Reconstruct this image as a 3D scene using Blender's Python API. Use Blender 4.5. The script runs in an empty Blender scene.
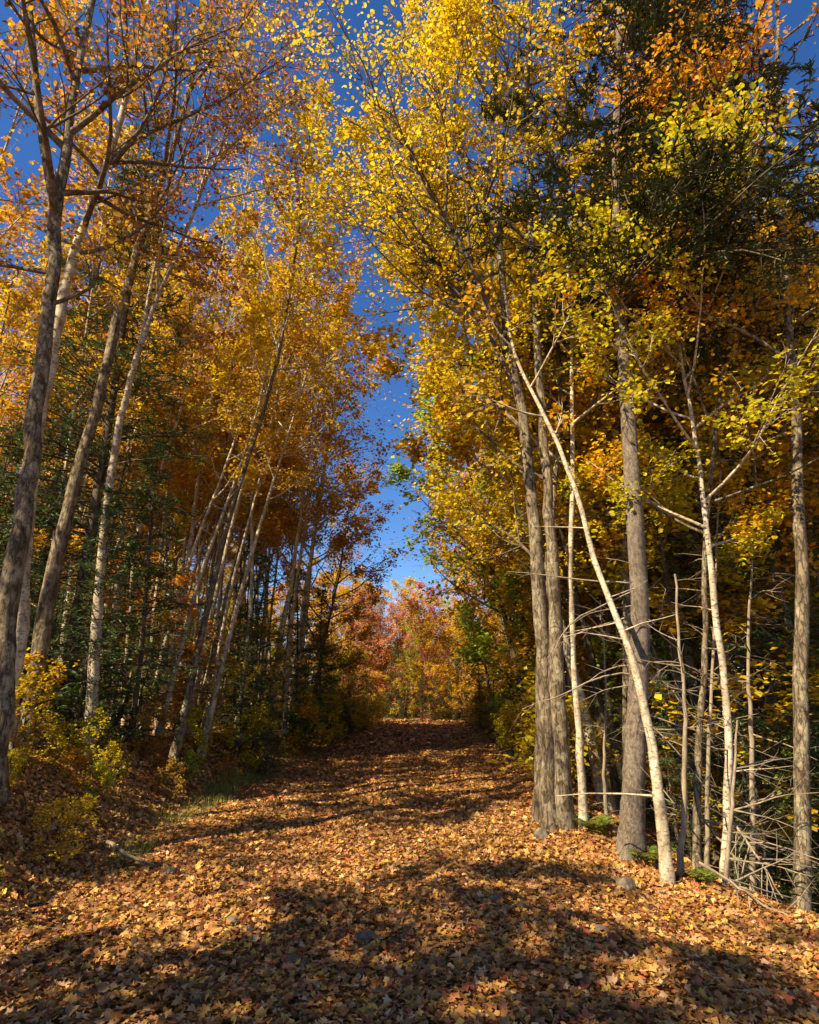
import bpy, math, random
import numpy as np
from mathutils import Matrix, Vector

PI = math.pi
R = math.radians
scene = bpy.context.scene
COL = scene.collection
rng = np.random.default_rng(11)
random.seed(5)

SUN_ELEV = 44
SUN_DIR = (-.8, -.6)          # the sun stands left of and slightly behind the camera
SUN_STR = 4.9
SKY_STR = .115
EXPO = 1.2
SHADERS = [(-8.5, 3.0, 'bare0', 1.0, 'rust'), (-6.3, -1.2, 'edge0', .66, 'gold'), (-9, -3.5, 'birch0', 1.0, 'gold'), (-12.5, -4, 'pole2', 1.05, 'gold'), (-5.2, 1.6, 'edge1', .5, 'gold'),
           (-9.5, 6.5, 'pole0', 1.0, 'gold'), (-8.6, 8.2, 'pole1', 1.0, 'gold'), (-10.5, 9.4, 'pole3', 1.0, 'gold'), (-10.8, 1.2, 'birch1', 1.0, 'gold'), (-7.4, 5.2, 'birch2', .8, 'orange')]

# ------------------------------------------------------------------ camera
CAM_H = 1.65
FPX = 614.0
PITCH = math.atan(182.0 / FPX)
cd = bpy.data.cameras.new('camera')
cam = bpy.data.objects.new('camera', cd)
COL.objects.link(cam)
cam.location = (0, 0, CAM_H)
cam.rotation_euler = (R(90) + PITCH, 0, 0)
cd.sensor_fit = 'VERTICAL'
cd.sensor_height = 36
cd.sensor_width = 36
cd.lens = FPX / 1024 * 36
cd.clip_end = 3000
scene.camera = cam


def P(px, py, Y):
    """world point seen at pixel (px,py) standing Y metres ahead"""
    u = (px - 409.5) / FPX
    v = (512 - py) / FPX
    cp, sp = math.cos(PITCH), math.sin(PITCH)
    d = (u, cp - v * sp, sp + v * cp)
    s = Y / d[1]
    return (d[0] * s, Y, CAM_H + d[2] * s)


# ------------------------------------------------------------------ object helpers
def tag(o, label=None, cat=None, group=None, kind=None):
    if label: o['label'] = label
    if cat: o['category'] = cat
    if group: o['group'] = group
    if kind: o['kind'] = kind
    return o


def np_mesh(name, V, faces, mat=None, smooth=False, attr=None):
    """faces: list of (m,k) int arrays; attr = per-vertex float array"""
    me = bpy.data.meshes.new(name)
    V = np.asarray(V, dtype=np.float32)
    me.vertices.add(len(V))
    me.vertices.foreach_set('co', V.ravel())
    li, st, tot = [], [], []
    pos = 0
    for F in faces:
        F = np.asarray(F, dtype=np.int32)
        if F.size == 0: continue
        m, k = F.shape
        li.append(F.ravel())
        st.append(pos + np.arange(m) * k)
        tot.append(np.full(m, k))
        pos += m * k
    li = np.concatenate(li).astype(np.int32)
    st = np.concatenate(st).astype(np.int32)
    tot = np.concatenate(tot).astype(np.int32)
    me.loops.add(len(li))
    me.loops.foreach_set('vertex_index', li)
    me.polygons.add(len(st))
    me.polygons.foreach_set('loop_start', st)
    me.polygons.foreach_set('loop_total', tot)
    me.update(calc_edges=True)
    if smooth:
        me.polygons.foreach_set('use_smooth', np.ones(len(st), dtype=bool))
    if attr is not None:
        a = me.attributes.new('rnd', 'FLOAT', 'POINT')
        a.data.foreach_set('value', np.asarray(attr, dtype=np.float32))
    if mat: me.materials.append(mat)
    me.validate()
    return me


def link(name, me, parent=None):
    o = bpy.data.objects.new(name, me)
    COL.objects.link(o)
    if parent: o.parent = parent
    return o


def empty(name, loc=(0, 0, 0)):
    o = bpy.data.objects.new(name, None)
    o.empty_display_size = 0.2
    COL.objects.link(o)
    o.location = loc
    return o


# ------------------------------------------------------------------ materials
def new_mat(name):
    m = bpy.data.materials.new(name)
    m.use_nodes = True
    nt = m.node_tree
    nt.nodes.clear()
    out = nt.nodes.new('ShaderNodeOutputMaterial')
    return m, nt, out


def N(nt, typ, **kw):
    n = nt.nodes.new(typ)
    for k, v in kw.items():
        if k in n.inputs.keys():
            n.inputs[k].default_value = v
        else:
            setattr(n, k, v)
    return n


def ramp(nt, stops, interp='LINEAR'):
    r = nt.nodes.new('ShaderNodeValToRGB')
    r.color_ramp.interpolation = interp
    els = r.color_ramp.elements
    while len(els) < len(stops): els.new(0.5)
    for e, (p, c) in zip(els, stops):
        e.position = p
        e.color = (c[0], c[1], c[2], 1)
    return r


def leaf_mat(name, cols, transl=0.4, rough=0.55, jitter=0.02, vjit=0.35):
    m, nt, out = new_mat(name)
    at = N(nt, 'ShaderNodeAttribute', attribute_name='rnd')
    n = len(cols)
    r = ramp(nt, [((i + .5) / n, c) for i, c in enumerate(cols)])
    nt.links.new(at.outputs['Fac'], r.inputs[0])
    oi = N(nt, 'ShaderNodeObjectInfo')
    mr = N(nt, 'ShaderNodeMapRange')
    mr.inputs['To Min'].default_value = 0.5 - jitter
    mr.inputs['To Max'].default_value = 0.5 + jitter
    nt.links.new(oi.outputs['Random'], mr.inputs['Value'])
    hs = N(nt, 'ShaderNodeHueSaturation')
    nt.links.new(mr.outputs[0], hs.inputs['Hue'])
    # leaf to leaf value change
    mt = N(nt, 'ShaderNodeMath', operation='MULTIPLY'); mt.inputs[1].default_value = 37.0
    nt.links.new(at.outputs['Fac'], mt.inputs[0])
    fr = N(nt, 'ShaderNodeMath', operation='FRACT')
    nt.links.new(mt.outputs[0], fr.inputs[0])
    mv = N(nt, 'ShaderNodeMapRange')
    mv.inputs['To Min'].default_value = 1 - vjit
    mv.inputs['To Max'].default_value = 1 + vjit
    nt.links.new(fr.outputs[0], mv.inputs['Value'])
    nt.links.new(mv.outputs[0], hs.inputs['Value'])
    nt.links.new(r.outputs[0], hs.inputs['Color'])
    pb = N(nt, 'ShaderNodeBsdfPrincipled')
    pb.inputs['Roughness'].default_value = rough
    pb.inputs['Specular IOR Level'].default_value = 0.3
    nt.links.new(hs.outputs[0], pb.inputs['Base Color'])
    tr = N(nt, 'ShaderNodeBsdfTranslucent')
    nt.links.new(hs.outputs[0], tr.inputs['Color'])
    mx = N(nt, 'ShaderNodeMixShader')
    mx.inputs[0].default_value = transl
    nt.links.new(pb.outputs[0], mx.inputs[1])
    nt.links.new(tr.outputs[0], mx.inputs[2])
    nt.links.new(mx.outputs[0], out.inputs[0])
    return m


def bark_mat(name, dark, light, blotch, vstretch=0.25, scale=14, blotch_amt=0.5, bump=0.6, furrow=0.5, band=0.0):
    m, nt, out = new_mat(name)
    tc = N(nt, 'ShaderNodeTexCoord')
    oi = N(nt, 'ShaderNodeObjectInfo')
    addv = N(nt, 'ShaderNodeVectorMath', operation='ADD')
    sc = N(nt, 'ShaderNodeVectorMath', operation='SCALE'); sc.inputs['Scale'].default_value = 13.0
    cmb = N(nt, 'ShaderNodeCombineXYZ')
    nt.links.new(oi.outputs['Random'], cmb.inputs[0]); nt.links.new(oi.outputs['Random'], cmb.inputs[2])
    nt.links.new(cmb.outputs[0], sc.inputs[0])
    nt.links.new(tc.outputs['Object'], addv.inputs[0]); nt.links.new(sc.outputs[0], addv.inputs[1])
    mp = N(nt, 'ShaderNodeMapping'); mp.inputs['Scale'].default_value = (1, 1, vstretch)
    nt.links.new(addv.outputs[0], mp.inputs[0])
    n1 = N(nt, 'ShaderNodeTexNoise'); n1.inputs['Scale'].default_value = scale; n1.inputs['Detail'].default_value = 8; n1.inputs['Roughness'].default_value = .65
    nt.links.new(mp.outputs[0], n1.inputs['Vector'])
    r1 = ramp(nt, [(0.32, dark), (0.62, light)])
    nt.links.new(n1.outputs[0], r1.inputs[0])
    vo = N(nt, 'ShaderNodeTexVoronoi', feature='DISTANCE_TO_EDGE'); vo.inputs['Scale'].default_value = scale * 1.6
    wd = N(nt, 'ShaderNodeMix', data_type='VECTOR'); wd.inputs['Factor'].default_value = 0.12
    nt.links.new(mp.outputs[0], wd.inputs['A']); nt.links.new(n1.outputs['Color'], wd.inputs['B'])
    nt.links.new(wd.outputs['Result'], vo.inputs['Vector'])
    rv = ramp(nt, [(0.0, (1 - furrow,) * 3), (0.12, (1, 1, 1))])
    nt.links.new(vo.outputs['Distance'], rv.inputs[0])
    mu = N(nt, 'ShaderNodeMix', data_type='RGBA', blend_type='MULTIPLY'); mu.inputs['Factor'].default_value = 1
    nt.links.new(r1.outputs[0], mu.inputs['A']); nt.links.new(rv.outputs[0], mu.inputs['B'])
    # lichen / patches
    n2 = N(nt, 'ShaderNodeTexNoise'); n2.inputs['Scale'].default_value = 5.5; n2.inputs['Detail'].default_value = 6; n2.inputs['Roughness'].default_value = .7
    nt.links.new(addv.outputs[0], n2.inputs['Vector'])
    r2 = ramp(nt, [(0.5, (0, 0, 0)), (0.58, (1, 1, 1))])
    nt.links.new(n2.outputs[0], r2.inputs[0])
    ml = N(nt, 'ShaderNodeMath', operation='MULTIPLY'); ml.inputs[1].default_value = blotch_amt
    nt.links.new(r2.outputs[0], ml.inputs[0])
    mb = N(nt, 'ShaderNodeMix', data_type='RGBA')
    nt.links.new(ml.outputs[0], mb.inputs['Factor'])
    nt.links.new(mu.outputs['Result'], mb.inputs['A']); mb.inputs['B'].default_value = (*blotch, 1)
    last = mb.outputs['Result']
    if band > 0:
        mp2 = N(nt, 'ShaderNodeMapping'); mp2.inputs['Scale'].default_value = (5.5, 5.5, 13)
        nt.links.new(addv.outputs[0], mp2.inputs[0])
        n3 = N(nt, 'ShaderNodeTexNoise'); n3.inputs['Scale'].default_value = 3.2; n3.inputs['Detail'].default_value = 5
        nt.links.new(mp2.outputs[0], n3.inputs['Vector'])
        r3 = ramp(nt, [(0.55, (0, 0, 0)), (0.61, (1, 1, 1))])
        nt.links.new(n3.outputs[0], r3.inputs[0])
        m3 = N(nt, 'ShaderNodeMath', operation='MULTIPLY'); m3.inputs[1].default_value = band
        nt.links.new(r3.outputs[0], m3.inputs[0])
        mb2 = N(nt, 'ShaderNodeMix', data_type='RGBA')
        nt.links.new(m3.outputs[0], mb2.inputs['Factor'])
        nt.links.new(last, mb2.inputs['A']); mb2.inputs['B'].default_value = (0.05, 0.038, 0.028, 1)
        last = mb2.outputs['Result']
    pb = N(nt, 'ShaderNodeBsdfPrincipled')
    pb.inputs['Roughness'].default_value = 0.85
    pb.inputs['Specular IOR Level'].default_value = 0.2
    nt.links.new(last, pb.inputs['Base Color'])
    bp = N(nt, 'ShaderNodeBump'); bp.inputs['Strength'].default_value = bump; bp.inputs['Distance'].default_value = 0.02
    ad = N(nt, 'ShaderNodeMath', operation='ADD')
    nt.links.new(n1.outputs[0], ad.inputs[0]); nt.links.new(rv.outputs[0], ad.inputs[1])
    nt.links.new(ad.outputs[0], bp.inputs['Height'])
    nt.links.new(bp.outputs[0], pb.inputs['Normal'])
    nt.links.new(pb.outputs[0], out.inputs[0])
    return m


M = {}
LT = dict(transl=.5)
M['gold'] = leaf_mat('gold_leaves', [(.56, .30, .02), (.70, .42, .025), (.76, .50, .035), (.62, .34, .02), (.48, .40, .04), (.66, .30, .02)], **LT)
M['yellow'] = leaf_mat('yellow_leaves', [(.72, .42, .02), (.80, .52, .035), (.72, .36, .02), (.58, .46, .04), (.78, .42, .02)], **LT)
M['orange'] = leaf_mat('orange_leaves', [(.62, .29, .02), (.72, .38, .025), (.70, .46, .03), (.58, .22, .025), (.54, .30, .04)], **LT)
M['rust'] = leaf_mat('rust_leaves', [(.38, .17, .03), (.50, .25, .03), (.42, .25, .04), (.28, .12, .03), (.54, .32, .04)], **LT)
M['red'] = leaf_mat('red_leaves', [(.66, .25, .15), (.72, .34, .18), (.58, .20, .13), (.72, .42, .16), (.70, .30, .20)], **LT)
M['yellowgreen'] = leaf_mat('yellow_green_leaves', [(.46, .38, .02), (.62, .46, .025), (.36, .36, .025), (.68, .48, .03), (.52, .32, .02)], **LT)
M['green'] = leaf_mat('green_leaves', [(.28, .46, .06), (.42, .56, .07), (.54, .58, .07), (.24, .40, .06)], **LT)
M['needles'] = leaf_mat('evergreen_needles', [(.045, .085, .022), (.075, .13, .035), (.11, .16, .045), (.05, .10, .03), (.10, .115, .03)], transl=.25)
M['fern'] = leaf_mat('fern_green', [(.07, .15, .02), (.12, .2, .03), (.2, .2, .03), (.26, .18, .04)], transl=.4)
M['grass'] = leaf_mat('grass_blades', [(.10, .17, .03), (.22, .24, .05), (.34, .28, .09), (.14, .2, .04)], transl=.35)
M['litter'] = leaf_mat('fallen_leaves', [(.12, .046, .014), (.42, .21, .05), (.24, .085, .022), (.50, .30, .05), (.33, .13, .032),
                                        (.56, .34, .16), (.17, .06, .017), (.46, .26, .085), (.36, .075, .035), (.32, .155, .045)], transl=.12, rough=.6, jitter=0, vjit=.6)
M['bark_maple'] = bark_mat('maple_bark', (.055, .036, .02), (.225, .165, .10), (.40, .34, .22), furrow=.55, scale=12, bump=.9)
M['bark_pale'] = bark_mat('pale_bark', (.20, .145, .085), (.56, .455, .31), (.66, .58, .42), furrow=.2, scale=9, bump=.35, band=.6, vstretch=.5)
M['bark_birch'] = bark_mat('birch_bark', (.26, .195, .12), (.60, .49, .35), (.24, .18, .11), furrow=.12, scale=7, bump=.3, band=.8, vstretch=.7, blotch_amt=.55)
M['bark_spruce'] = bark_mat('spruce_bark', (.10, .07, .046), (.31, .24, .175), (.42, .35, .26), furrow=.35, scale=34, bump=.9, vstretch=.55, blotch_amt=.3)
M['bark_silhouette'] = bark_mat('limb_bark', (.05, .034, .02), (.17, .12, .075), (.26, .21, .14), furrow=.3, scale=14, bump=.6)  # bark darkened so limbs read as silhouettes; the shade is in the colour
M['needles_backlit'] = leaf_mat('backlit_evergreen_needles', [(.022, .034, .012), (.04, .055, .018), (.055, .06, .02), (.03, .045, .015)], transl=.12)  # backlit darkness of the big spruce crown put into the needle colour
M['bark_dark'] = bark_mat('dark_bark', (.04, .027, .016), (.14, .095, .06), (.2, .17, .10), furrow=.5, scale=16, bump=.7)
M['dead_wood'] = bark_mat('dead_wood', (.14, .10, .065), (.36, .28, .19), (.24, .19, .12), furrow=.2, scale=18, bump=.4)


def rock_mat():
    m, nt, out = new_mat('grey_rock')
    tc = N(nt, 'ShaderNodeTexCoord')
    n1 = N(nt, 'ShaderNodeTexNoise'); n1.inputs['Scale'].default_value = 14; n1.inputs['Detail'].default_value = 8
    nt.links.new(tc.outputs['Object'], n1.inputs['Vector'])
    r1 = ramp(nt, [(.3, (.06, .043, .026)), (.6, (.17, .13, .082)), (.75, (.27, .215, .14))])
    nt.links.new(n1.outputs[0], r1.inputs[0])
    pb = N(nt, 'ShaderNodeBsdfPrincipled'); pb.inputs['Roughness'].default_value = .85
    nt.links.new(r1.outputs[0], pb.inputs['Base Color'])
    bp = N(nt, 'ShaderNodeBump'); bp.inputs['Strength'].default_value = .5; bp.inputs['Distance'].default_value = .02
    nt.links.new(n1.outputs[0], bp.inputs['Height']); nt.links.new(bp.outputs[0], pb.inputs['Normal'])
    nt.links.new(pb.outputs[0], out.inputs[0])
    return m


def ground_mat(name, path=False):
    m, nt, out = new_mat(name)
    tc = N(nt, 'ShaderNodeTexCoord')
    vo = N(nt, 'ShaderNodeTexVoronoi'); vo.inputs['Scale'].default_value = 13; vo.inputs['Randomness'].default_value = 1
    n0 = N(nt, 'ShaderNodeTexNoise'); n0.inputs['Scale'].default_value = 9; n0.inputs['Detail'].default_value = 4
    nt.links.new(tc.outputs['Object'], n0.inputs['Vector'])
    wd = N(nt, 'ShaderNodeMix', data_type='VECTOR'); wd.inputs['Factor'].default_value = .06
    nt.links.new(tc.outputs['Object'], wd.inputs['A']); nt.links.new(n0.outputs['Color'], wd.inputs['B'])
    nt.links.new(wd.outputs['Result'], vo.inputs['Vector'])
    sp = N(nt, 'ShaderNodeSeparateColor')
    nt.links.new(vo.outputs['Color'], sp.inputs[0])
    r1 = ramp(nt, [(0, (.08, .03, .012)), (.25, (.18, .065, .02)), (.45, (.28, .12, .03)), (.6, (.2, .065, .02)), (.8, (.34, .16, .045)), (1, (.25, .08, .03))])
    nt.links.new(sp.outputs[0], r1.inputs[0])
    n1 = N(nt, 'ShaderNodeTexNoise'); n1.inputs['Scale'].default_value = .9; n1.inputs['Detail'].default_value = 6
    nt.links.new(tc.outputs['Object'], n1.inputs['Vector'])
    r2 = ramp(nt, [(.42, (0, 0, 0)), (.7, (1, 1, 1))])
    nt.links.new(n1.outputs[0], r2.inputs[0])
    mx = N(nt, 'ShaderNodeMix', data_type='RGBA')
    k = N(nt, 'ShaderNodeMath', operation='MULTIPLY'); k.inputs[1].default_value = .35 if path else .6
    nt.links.new(r2.outputs[0], k.inputs[0]); nt.links.new(k.outputs[0], mx.inputs['Factor'])
    nt.links.new(r1.outputs[0], mx.inputs['A'])
    mx.inputs['B'].default_value = (.16, .10, .065, 1) if path else (.075, .07, .02, 1)
    pb = N(nt, 'ShaderNodeBsdfPrincipled'); pb.inputs['Roughness'].default_value = .9
    pb.inputs['Specular IOR Level'].default_value = .15
    nt.links.new(mx.outputs['Result'], pb.inputs['Base Color'])
    bp = N(nt, 'ShaderNodeBump'); bp.inputs['Strength'].default_value = .8; bp.inputs['Distance'].default_value = .03
    nt.links.new(sp.outputs[1], bp.inputs['Height']); nt.links.new(bp.outputs[0], pb.inputs['Normal'])
    nt.links.new(pb.outputs[0], out.inputs[0])
    return m


M['rock'] = rock_mat()
M['ground'] = ground_mat('leaf_litter_ground')
M['path'] = ground_mat('leaf_covered_path', True)

# ------------------------------------------------------------------ terrain
EY = [-60, 0, 3.5, 5.7, 7, 8.6, 12, 15, 22, 32, 38, 41, 44, 55, 75, 110, 400]
ER = [4.8, 4.8, 4.4, 3.45, 2.8, 2.1, 2.2, 2.5, 3.3, 3.3, 3.3, 2.2, -2.0, -14, -32, -66, -350]
LY = [-60, 5, 10, 18, 30, 36, 39, 44, 55, 75, 110, 400]
LX = [-2.9, -2.9, -3.1, -2.7, -2.2, -1.7, -2.0, -8, -20, -38, -72, -356]


def edgeR(y): return np.interp(y, EY, ER)
def edgeL(y): return np.interp(y, LY, LX)


def sst(t):
    t = np.clip(t, 0, 1)
    return t * t * (3 - 2 * t)


def vnoise(x, y, s, seed):
    x = np.asarray(x, float); y = np.asarray(y, float)
    a = np.sin(x * s * 1.3 + seed) * np.cos(y * s * 1.1 + seed * 1.7)
    b = np.sin(x * s * 2.9 + y * s * 1.9 + seed * 2.3) * .5
    c = np.sin(x * s * 5.3 - y * s * 4.7 + seed * 3.1) * .25
    return (a + b + c) / 1.75


def ground_z(x, y):
    x = np.asarray(x, float); y = np.asarray(y, float)
    l = edgeL(y); r = edgeR(y)
    z = 0.035 * vnoise(x, y, .8, 1.0) + .012 * vnoise(x, y, 3.0, 4)
    # long profile: level, then dips past the crest
    z = z - .5 * sst((y - 42) / 14.) + .06 * np.clip(y - 60, 0, 160)
    cx = (l + r) / 2
    on = (x > l) & (x < r)
    z = z - .035 * (np.exp(-((x - cx - .85) / .28) ** 2) + np.exp(-((x - cx + .85) / .28) ** 2)) * sst((y - 1) / 6)
    dl = np.clip(l - x, 0, None)
    B = np.interp(y, [-60, 7, 10, 18, 30, 400], [1.25, 1.15, .85, .55, .5, .5])
    z = z + B * sst(dl / 2.1) + .05 * np.clip(dl - 2, 0, 60) + sst(dl / 1.5) * .12 * vnoise(x, y, 1.4, 7)
    dr = np.clip(x - r, 0, None)
    z = z - .24 * sst((x - 1.0) / 1.8) * sst((9.2 - y) / 2.2)
    z = z + .06 * np.exp(-((x - r) / .35) ** 2) - 1.9 * sst(dr / 4.5) - .06 * np.clip(dr - 3, 0, 35) + sst(dr / 1.5) * .12 * vnoise(x, y, 1.3, 9)
    return z


ys = np.concatenate([np.arange(-40, 0, 2.), np.arange(0, 14, .16), np.arange(14, 30, .4), np.arange(30, 80, 1.2), np.geomspace(80, 500, 24)])
dist = np.concatenate([np.arange(0, 4, .16), np.arange(4, 12, .5), np.geomspace(12, 420, 26)])
sr = np.linspace(0, 1, 37)


def sheet(name, X, Y, mat):
    Z = ground_z(X, Y)
    n, m = X.shape
    V = np.stack([X, Y, Z], -1).reshape(-1, 3)
    i = np.arange(n - 1)[:, None] * m + np.arange(m - 1)[None, :]
    F = np.stack([i, i + 1, i + 1 + m, i + m], -1).reshape(-1, 4)
    return np_mesh(name, V, [F], mat, smooth=True)


YY = ys[:, None]
mL = sheet('ground', edgeL(YY) - dist[None, ::-1], YY + 0 * dist[None, :], M['ground'])
mR_X = edgeR(YY) + dist[None, :]
# one ground mesh made of both sides
bmX = None
oL = link('ground', mL)
mRr = sheet('ground_right', mR_X, YY + 0 * dist[None, :], M['ground'])
import bmesh
bm = bmesh.new(); bm.from_mesh(mL); bm.from_mesh(mRr); bm.to_mesh(mL); bm.free()
bpy.data.meshes.remove(mRr)
tag(oL, 'woodland ground of leaf litter rising to a bank on the left and falling away right', 'ground', kind='structure')
LE = edgeL(YY); RE = edgeR(YY)
mp_ = sheet('path', LE + (RE - LE) * sr[None, :], YY + 0 * sr[None, :], M['path'])
tag(link('path', mp_), 'straight woodland path buried under fallen brown and gold leaves', 'path', kind='structure')


# ------------------------------------------------------------------ geometry generators
def unit(v):
    return v / np.maximum(np.linalg.norm(v, axis=-1, keepdims=True), 1e-9)


class MB:
    def __init__(s):
        s.V = []; s.Q = []; s.n = 0; s.T = []; s.A = []

    def tubes(s, Pt, Rd, S, cap=True):
        """Pt (n,K,3), Rd (n,K)"""
        if len(Pt) == 0: return
        n, K, _ = Pt.shape
        T = np.gradient(Pt, axis=1)
        T = unit(T)
        ref = np.where(np.abs(T[..., 2:3]) < .9, np.array([0, 0, 1.]), np.array([1., 0, 0]))
        # constant reference per tube to avoid twist flips
        r0 = np.where(np.abs(T.mean(1, keepdims=True)[..., 2:3]) < .8, np.array([0, 0, 1.]), np.array([1., 0, 0]))
        ref = np.broadcast_to(r0, T.shape)
        A = unit(np.cross(ref, T)); B = np.cross(T, A)
        th = np.arange(S) * 2 * PI / S
        ring = Pt[:, :, None, :] + Rd[:, :, None, None] * (A[:, :, None, :] * np.cos(th)[None, None, :, None] + B[:, :, None, :] * np.sin(th)[None, None, :, None])
        V = ring.reshape(-1, 3)
        base = s.n + (np.arange(n) * K * S)[:, None, None] + (np.arange(K - 1) * S)[None, :, None]
        j = np.arange(S)[None, None, :]
        j2 = (j + 1) % S
        F = np.stack([base + j, base + j2, base + S + j2, base + S + j], -1).reshape(-1, 4)
        s.V.append(V); s.Q.append(F); s.n += len(V)

    def leaves(s, C, D, Nn, size, tmpl, faces, rnd):
        """C centre, D direction, Nn normal arrays, size (n,), tmpl (k,3) in (side,dir,normal)"""
        n = len(C)
        if n == 0: return
        D = unit(D - (D * Nn).sum(-1, keepdims=True) * Nn)
        Sd = np.cross(D, Nn)
        k = len(tmpl)
        V = C[:, None, :] + size[:, None, None] * (Sd[:, None, :] * tmpl[None, :, 0:1] + D[:, None, :] * tmpl[None, :, 1:2] + Nn[:, None, :] * tmpl[None, :, 2:3])
        s.V.append(V.reshape(-1, 3))
        off = s.n + np.arange(n)[:, None, None] * k
        F = (off + np.asarray(faces)[None]).reshape(-1, len(faces[0]))
        (s.Q if F.shape[1] == 4 else s.T).append(F)
        s.A.append(np.repeat(rnd, k))
        s.n += n * k

    def mesh(s, name, mat, smooth=False):
        V = np.concatenate(s.V)
        fs = []
        if s.Q: fs.append(np.concatenate(s.Q))
        if s.T:
            byk = {}
            for f in s.T: byk.setdefault(f.shape[1], []).append(f)
            fs += [np.concatenate(v) for v in byk.values()]
        A = np.concatenate(s.A) if s.A else None
        return np_mesh(name, V, fs, mat, smooth, A)


# folded pointed leaf: two quads
LEAF6 = np.array([[0, 0, 0], [.36, .30, .10], [.30, .72, .06], [0, 1, -.05], [-.30, .72, .06], [-.36, .30, .10]])
LEAF6F = [[0, 1, 2, 3], [0, 3, 4, 5]]
LEAF4 = np.array([[0, 0, 0], [.42, .5, .08], [0, 1, -.03], [-.42, .5, .08]])
LEAF4F = [[0, 1, 2, 3]]
NEED = np.array([[-.09, 0, 0], [.09, 0, 0], [.07, .9, 0.0], [-.05, 1, 0]])
# maple leaf outline (lobes)
def maple_outline():
    pts = []
    spec = [(0, .12), (25, .34), (40, .50), (62, .33), (90, .60), (112, .36)]
    half = [(-.02, -.08), (.28, -.12), (.55, .02), (.32, .20), (.62, .48), (.27, .50), (.16, .66), (0, 1.0)]
    right = half[1:-1]
    out = [(0.0, -.05)] + right + [(0, 1.0)] + [(-x, y) for x, y in reversed(right)]
    a = np.array([(x, y, .28 * abs(x) + .12 * y * y - .04) for x, y in out])
    a[:, 1] -= .4
    return a
MAPLE = maple_outline()
# split in two ngons around the midrib
nM = len(MAPLE)
MAPLEF = [list(range(0, 8)), [0] + list(range(7, nM))]
assert len(MAPLEF[0]) == len(MAPLEF[1])


def sample(Pt, idx, t):
    K = Pt.shape[1]
    f = np.clip(t, 0, .9999) * (K - 1)
    i = f.astype(int); w = (f - i)[:, None]
    a = Pt[idx, i]; b = Pt[idx, i + 1]
    return a * (1 - w) + b * w, unit(b - a)


def sampR(Rd, idx, t):
    K = Rd.shape[1]
    f = np.clip(t, 0, .9999) * (K - 1)
    i = f.astype(int); w = (f - i)
    return Rd[idx, i] * (1 - w) + Rd[idx, i + 1] * w


def grow(g, Pt, Rd, idx, t, ang, L, K, up, wob, rfrac=.55, rmin=.003, az=None, horiz=0.0, tip=.25):
    C, T = sample(Pt, idx, t)
    n = len(idx)
    ref = unit(g.normal(size=(n, 3)))
    if az is not None:
        ref = np.stack([np.cos(az), np.sin(az), np.zeros(n)], -1)
    if horiz > 0:
        ref[:, 2] *= (1 - horiz)
    perp = unit(ref - (ref * T).sum(-1, keepdims=True) * T)
    ang = np.broadcast_to(ang, (n,))[:, None]
    d = np.cos(ang) * T + np.sin(ang) * perp
    pts = [C]
    L = np.broadcast_to(L, (n,))
    up = np.broadcast_to(up, (n,))
    for k in range(1, K):
        d = d + wob * g.normal(size=(n, 3))
        d[:, 2] += up / (K - 1)
        d = unit(d)
        pts.append(pts[-1] + d * (L / (K - 1))[:, None])
    Q = np.stack(pts, 1)
    r0 = np.maximum(np.minimum(sampR(Rd, idx, t) * .75, rfrac * 0.02 * L + .002), rmin)
    RR = r0[:, None] * np.linspace(1, tip, K)[None, :]
    return Q, RR


def spline(pts, K):
    """resample control polyline with Catmull-Rom"""
    p = np.asarray(pts, float)
    if len(p) == 2:
        t = np.linspace(0, 1, K)[:, None]
        return p[0] * (1 - t) + p[1] * t
    pp = np.vstack([2 * p[0] - p[1], p, 2 * p[-1] - p[-2]])
    out = []
    n = len(p) - 1
    for s_ in np.linspace(0, n - 1e-6, K):
        i = int(s_); t = s_ - i
        a, b, c, d = pp[i], pp[i + 1], pp[i + 2], pp[i + 3]
        out.append(.5 * ((2 * b) + (-a + c) * t + (2 * a - 5 * b + 4 * c - d) * t * t + (-a + 3 * b - 3 * c + d) * t ** 3))
    return np.array(out)


def leaf_fill(g, mb, Q, per, size, flat=.55, tmpl='6', spread=.06, tmin=.1):
    n = len(Q)
    if n == 0 or per <= 0: return
    tot = int(n * per)
    idx = g.integers(0, n, tot)
    t = tmin + (1 - tmin) * g.random(tot)
    C, T = sample(Q, idx, t)
    C = C + g.normal(size=(tot, 3)) * spread
    Nn = unit(np.array([0, 0, 1.]) + flat * g.normal(size=(tot, 3)))
    D = unit(T + .9 * g.normal(size=(tot, 3)) + np.array([0, 0, -.35]))
    sz = size * (.6 + .7 * g.random(tot))
    rnd = g.random(tot)
    if tmpl == '6': mb.leaves(C, D, Nn, sz, LEAF6, LEAF6F, rnd)
    else: mb.leaves(C, D, Nn, sz, LEAF4, LEAF4F, rnd)


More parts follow.
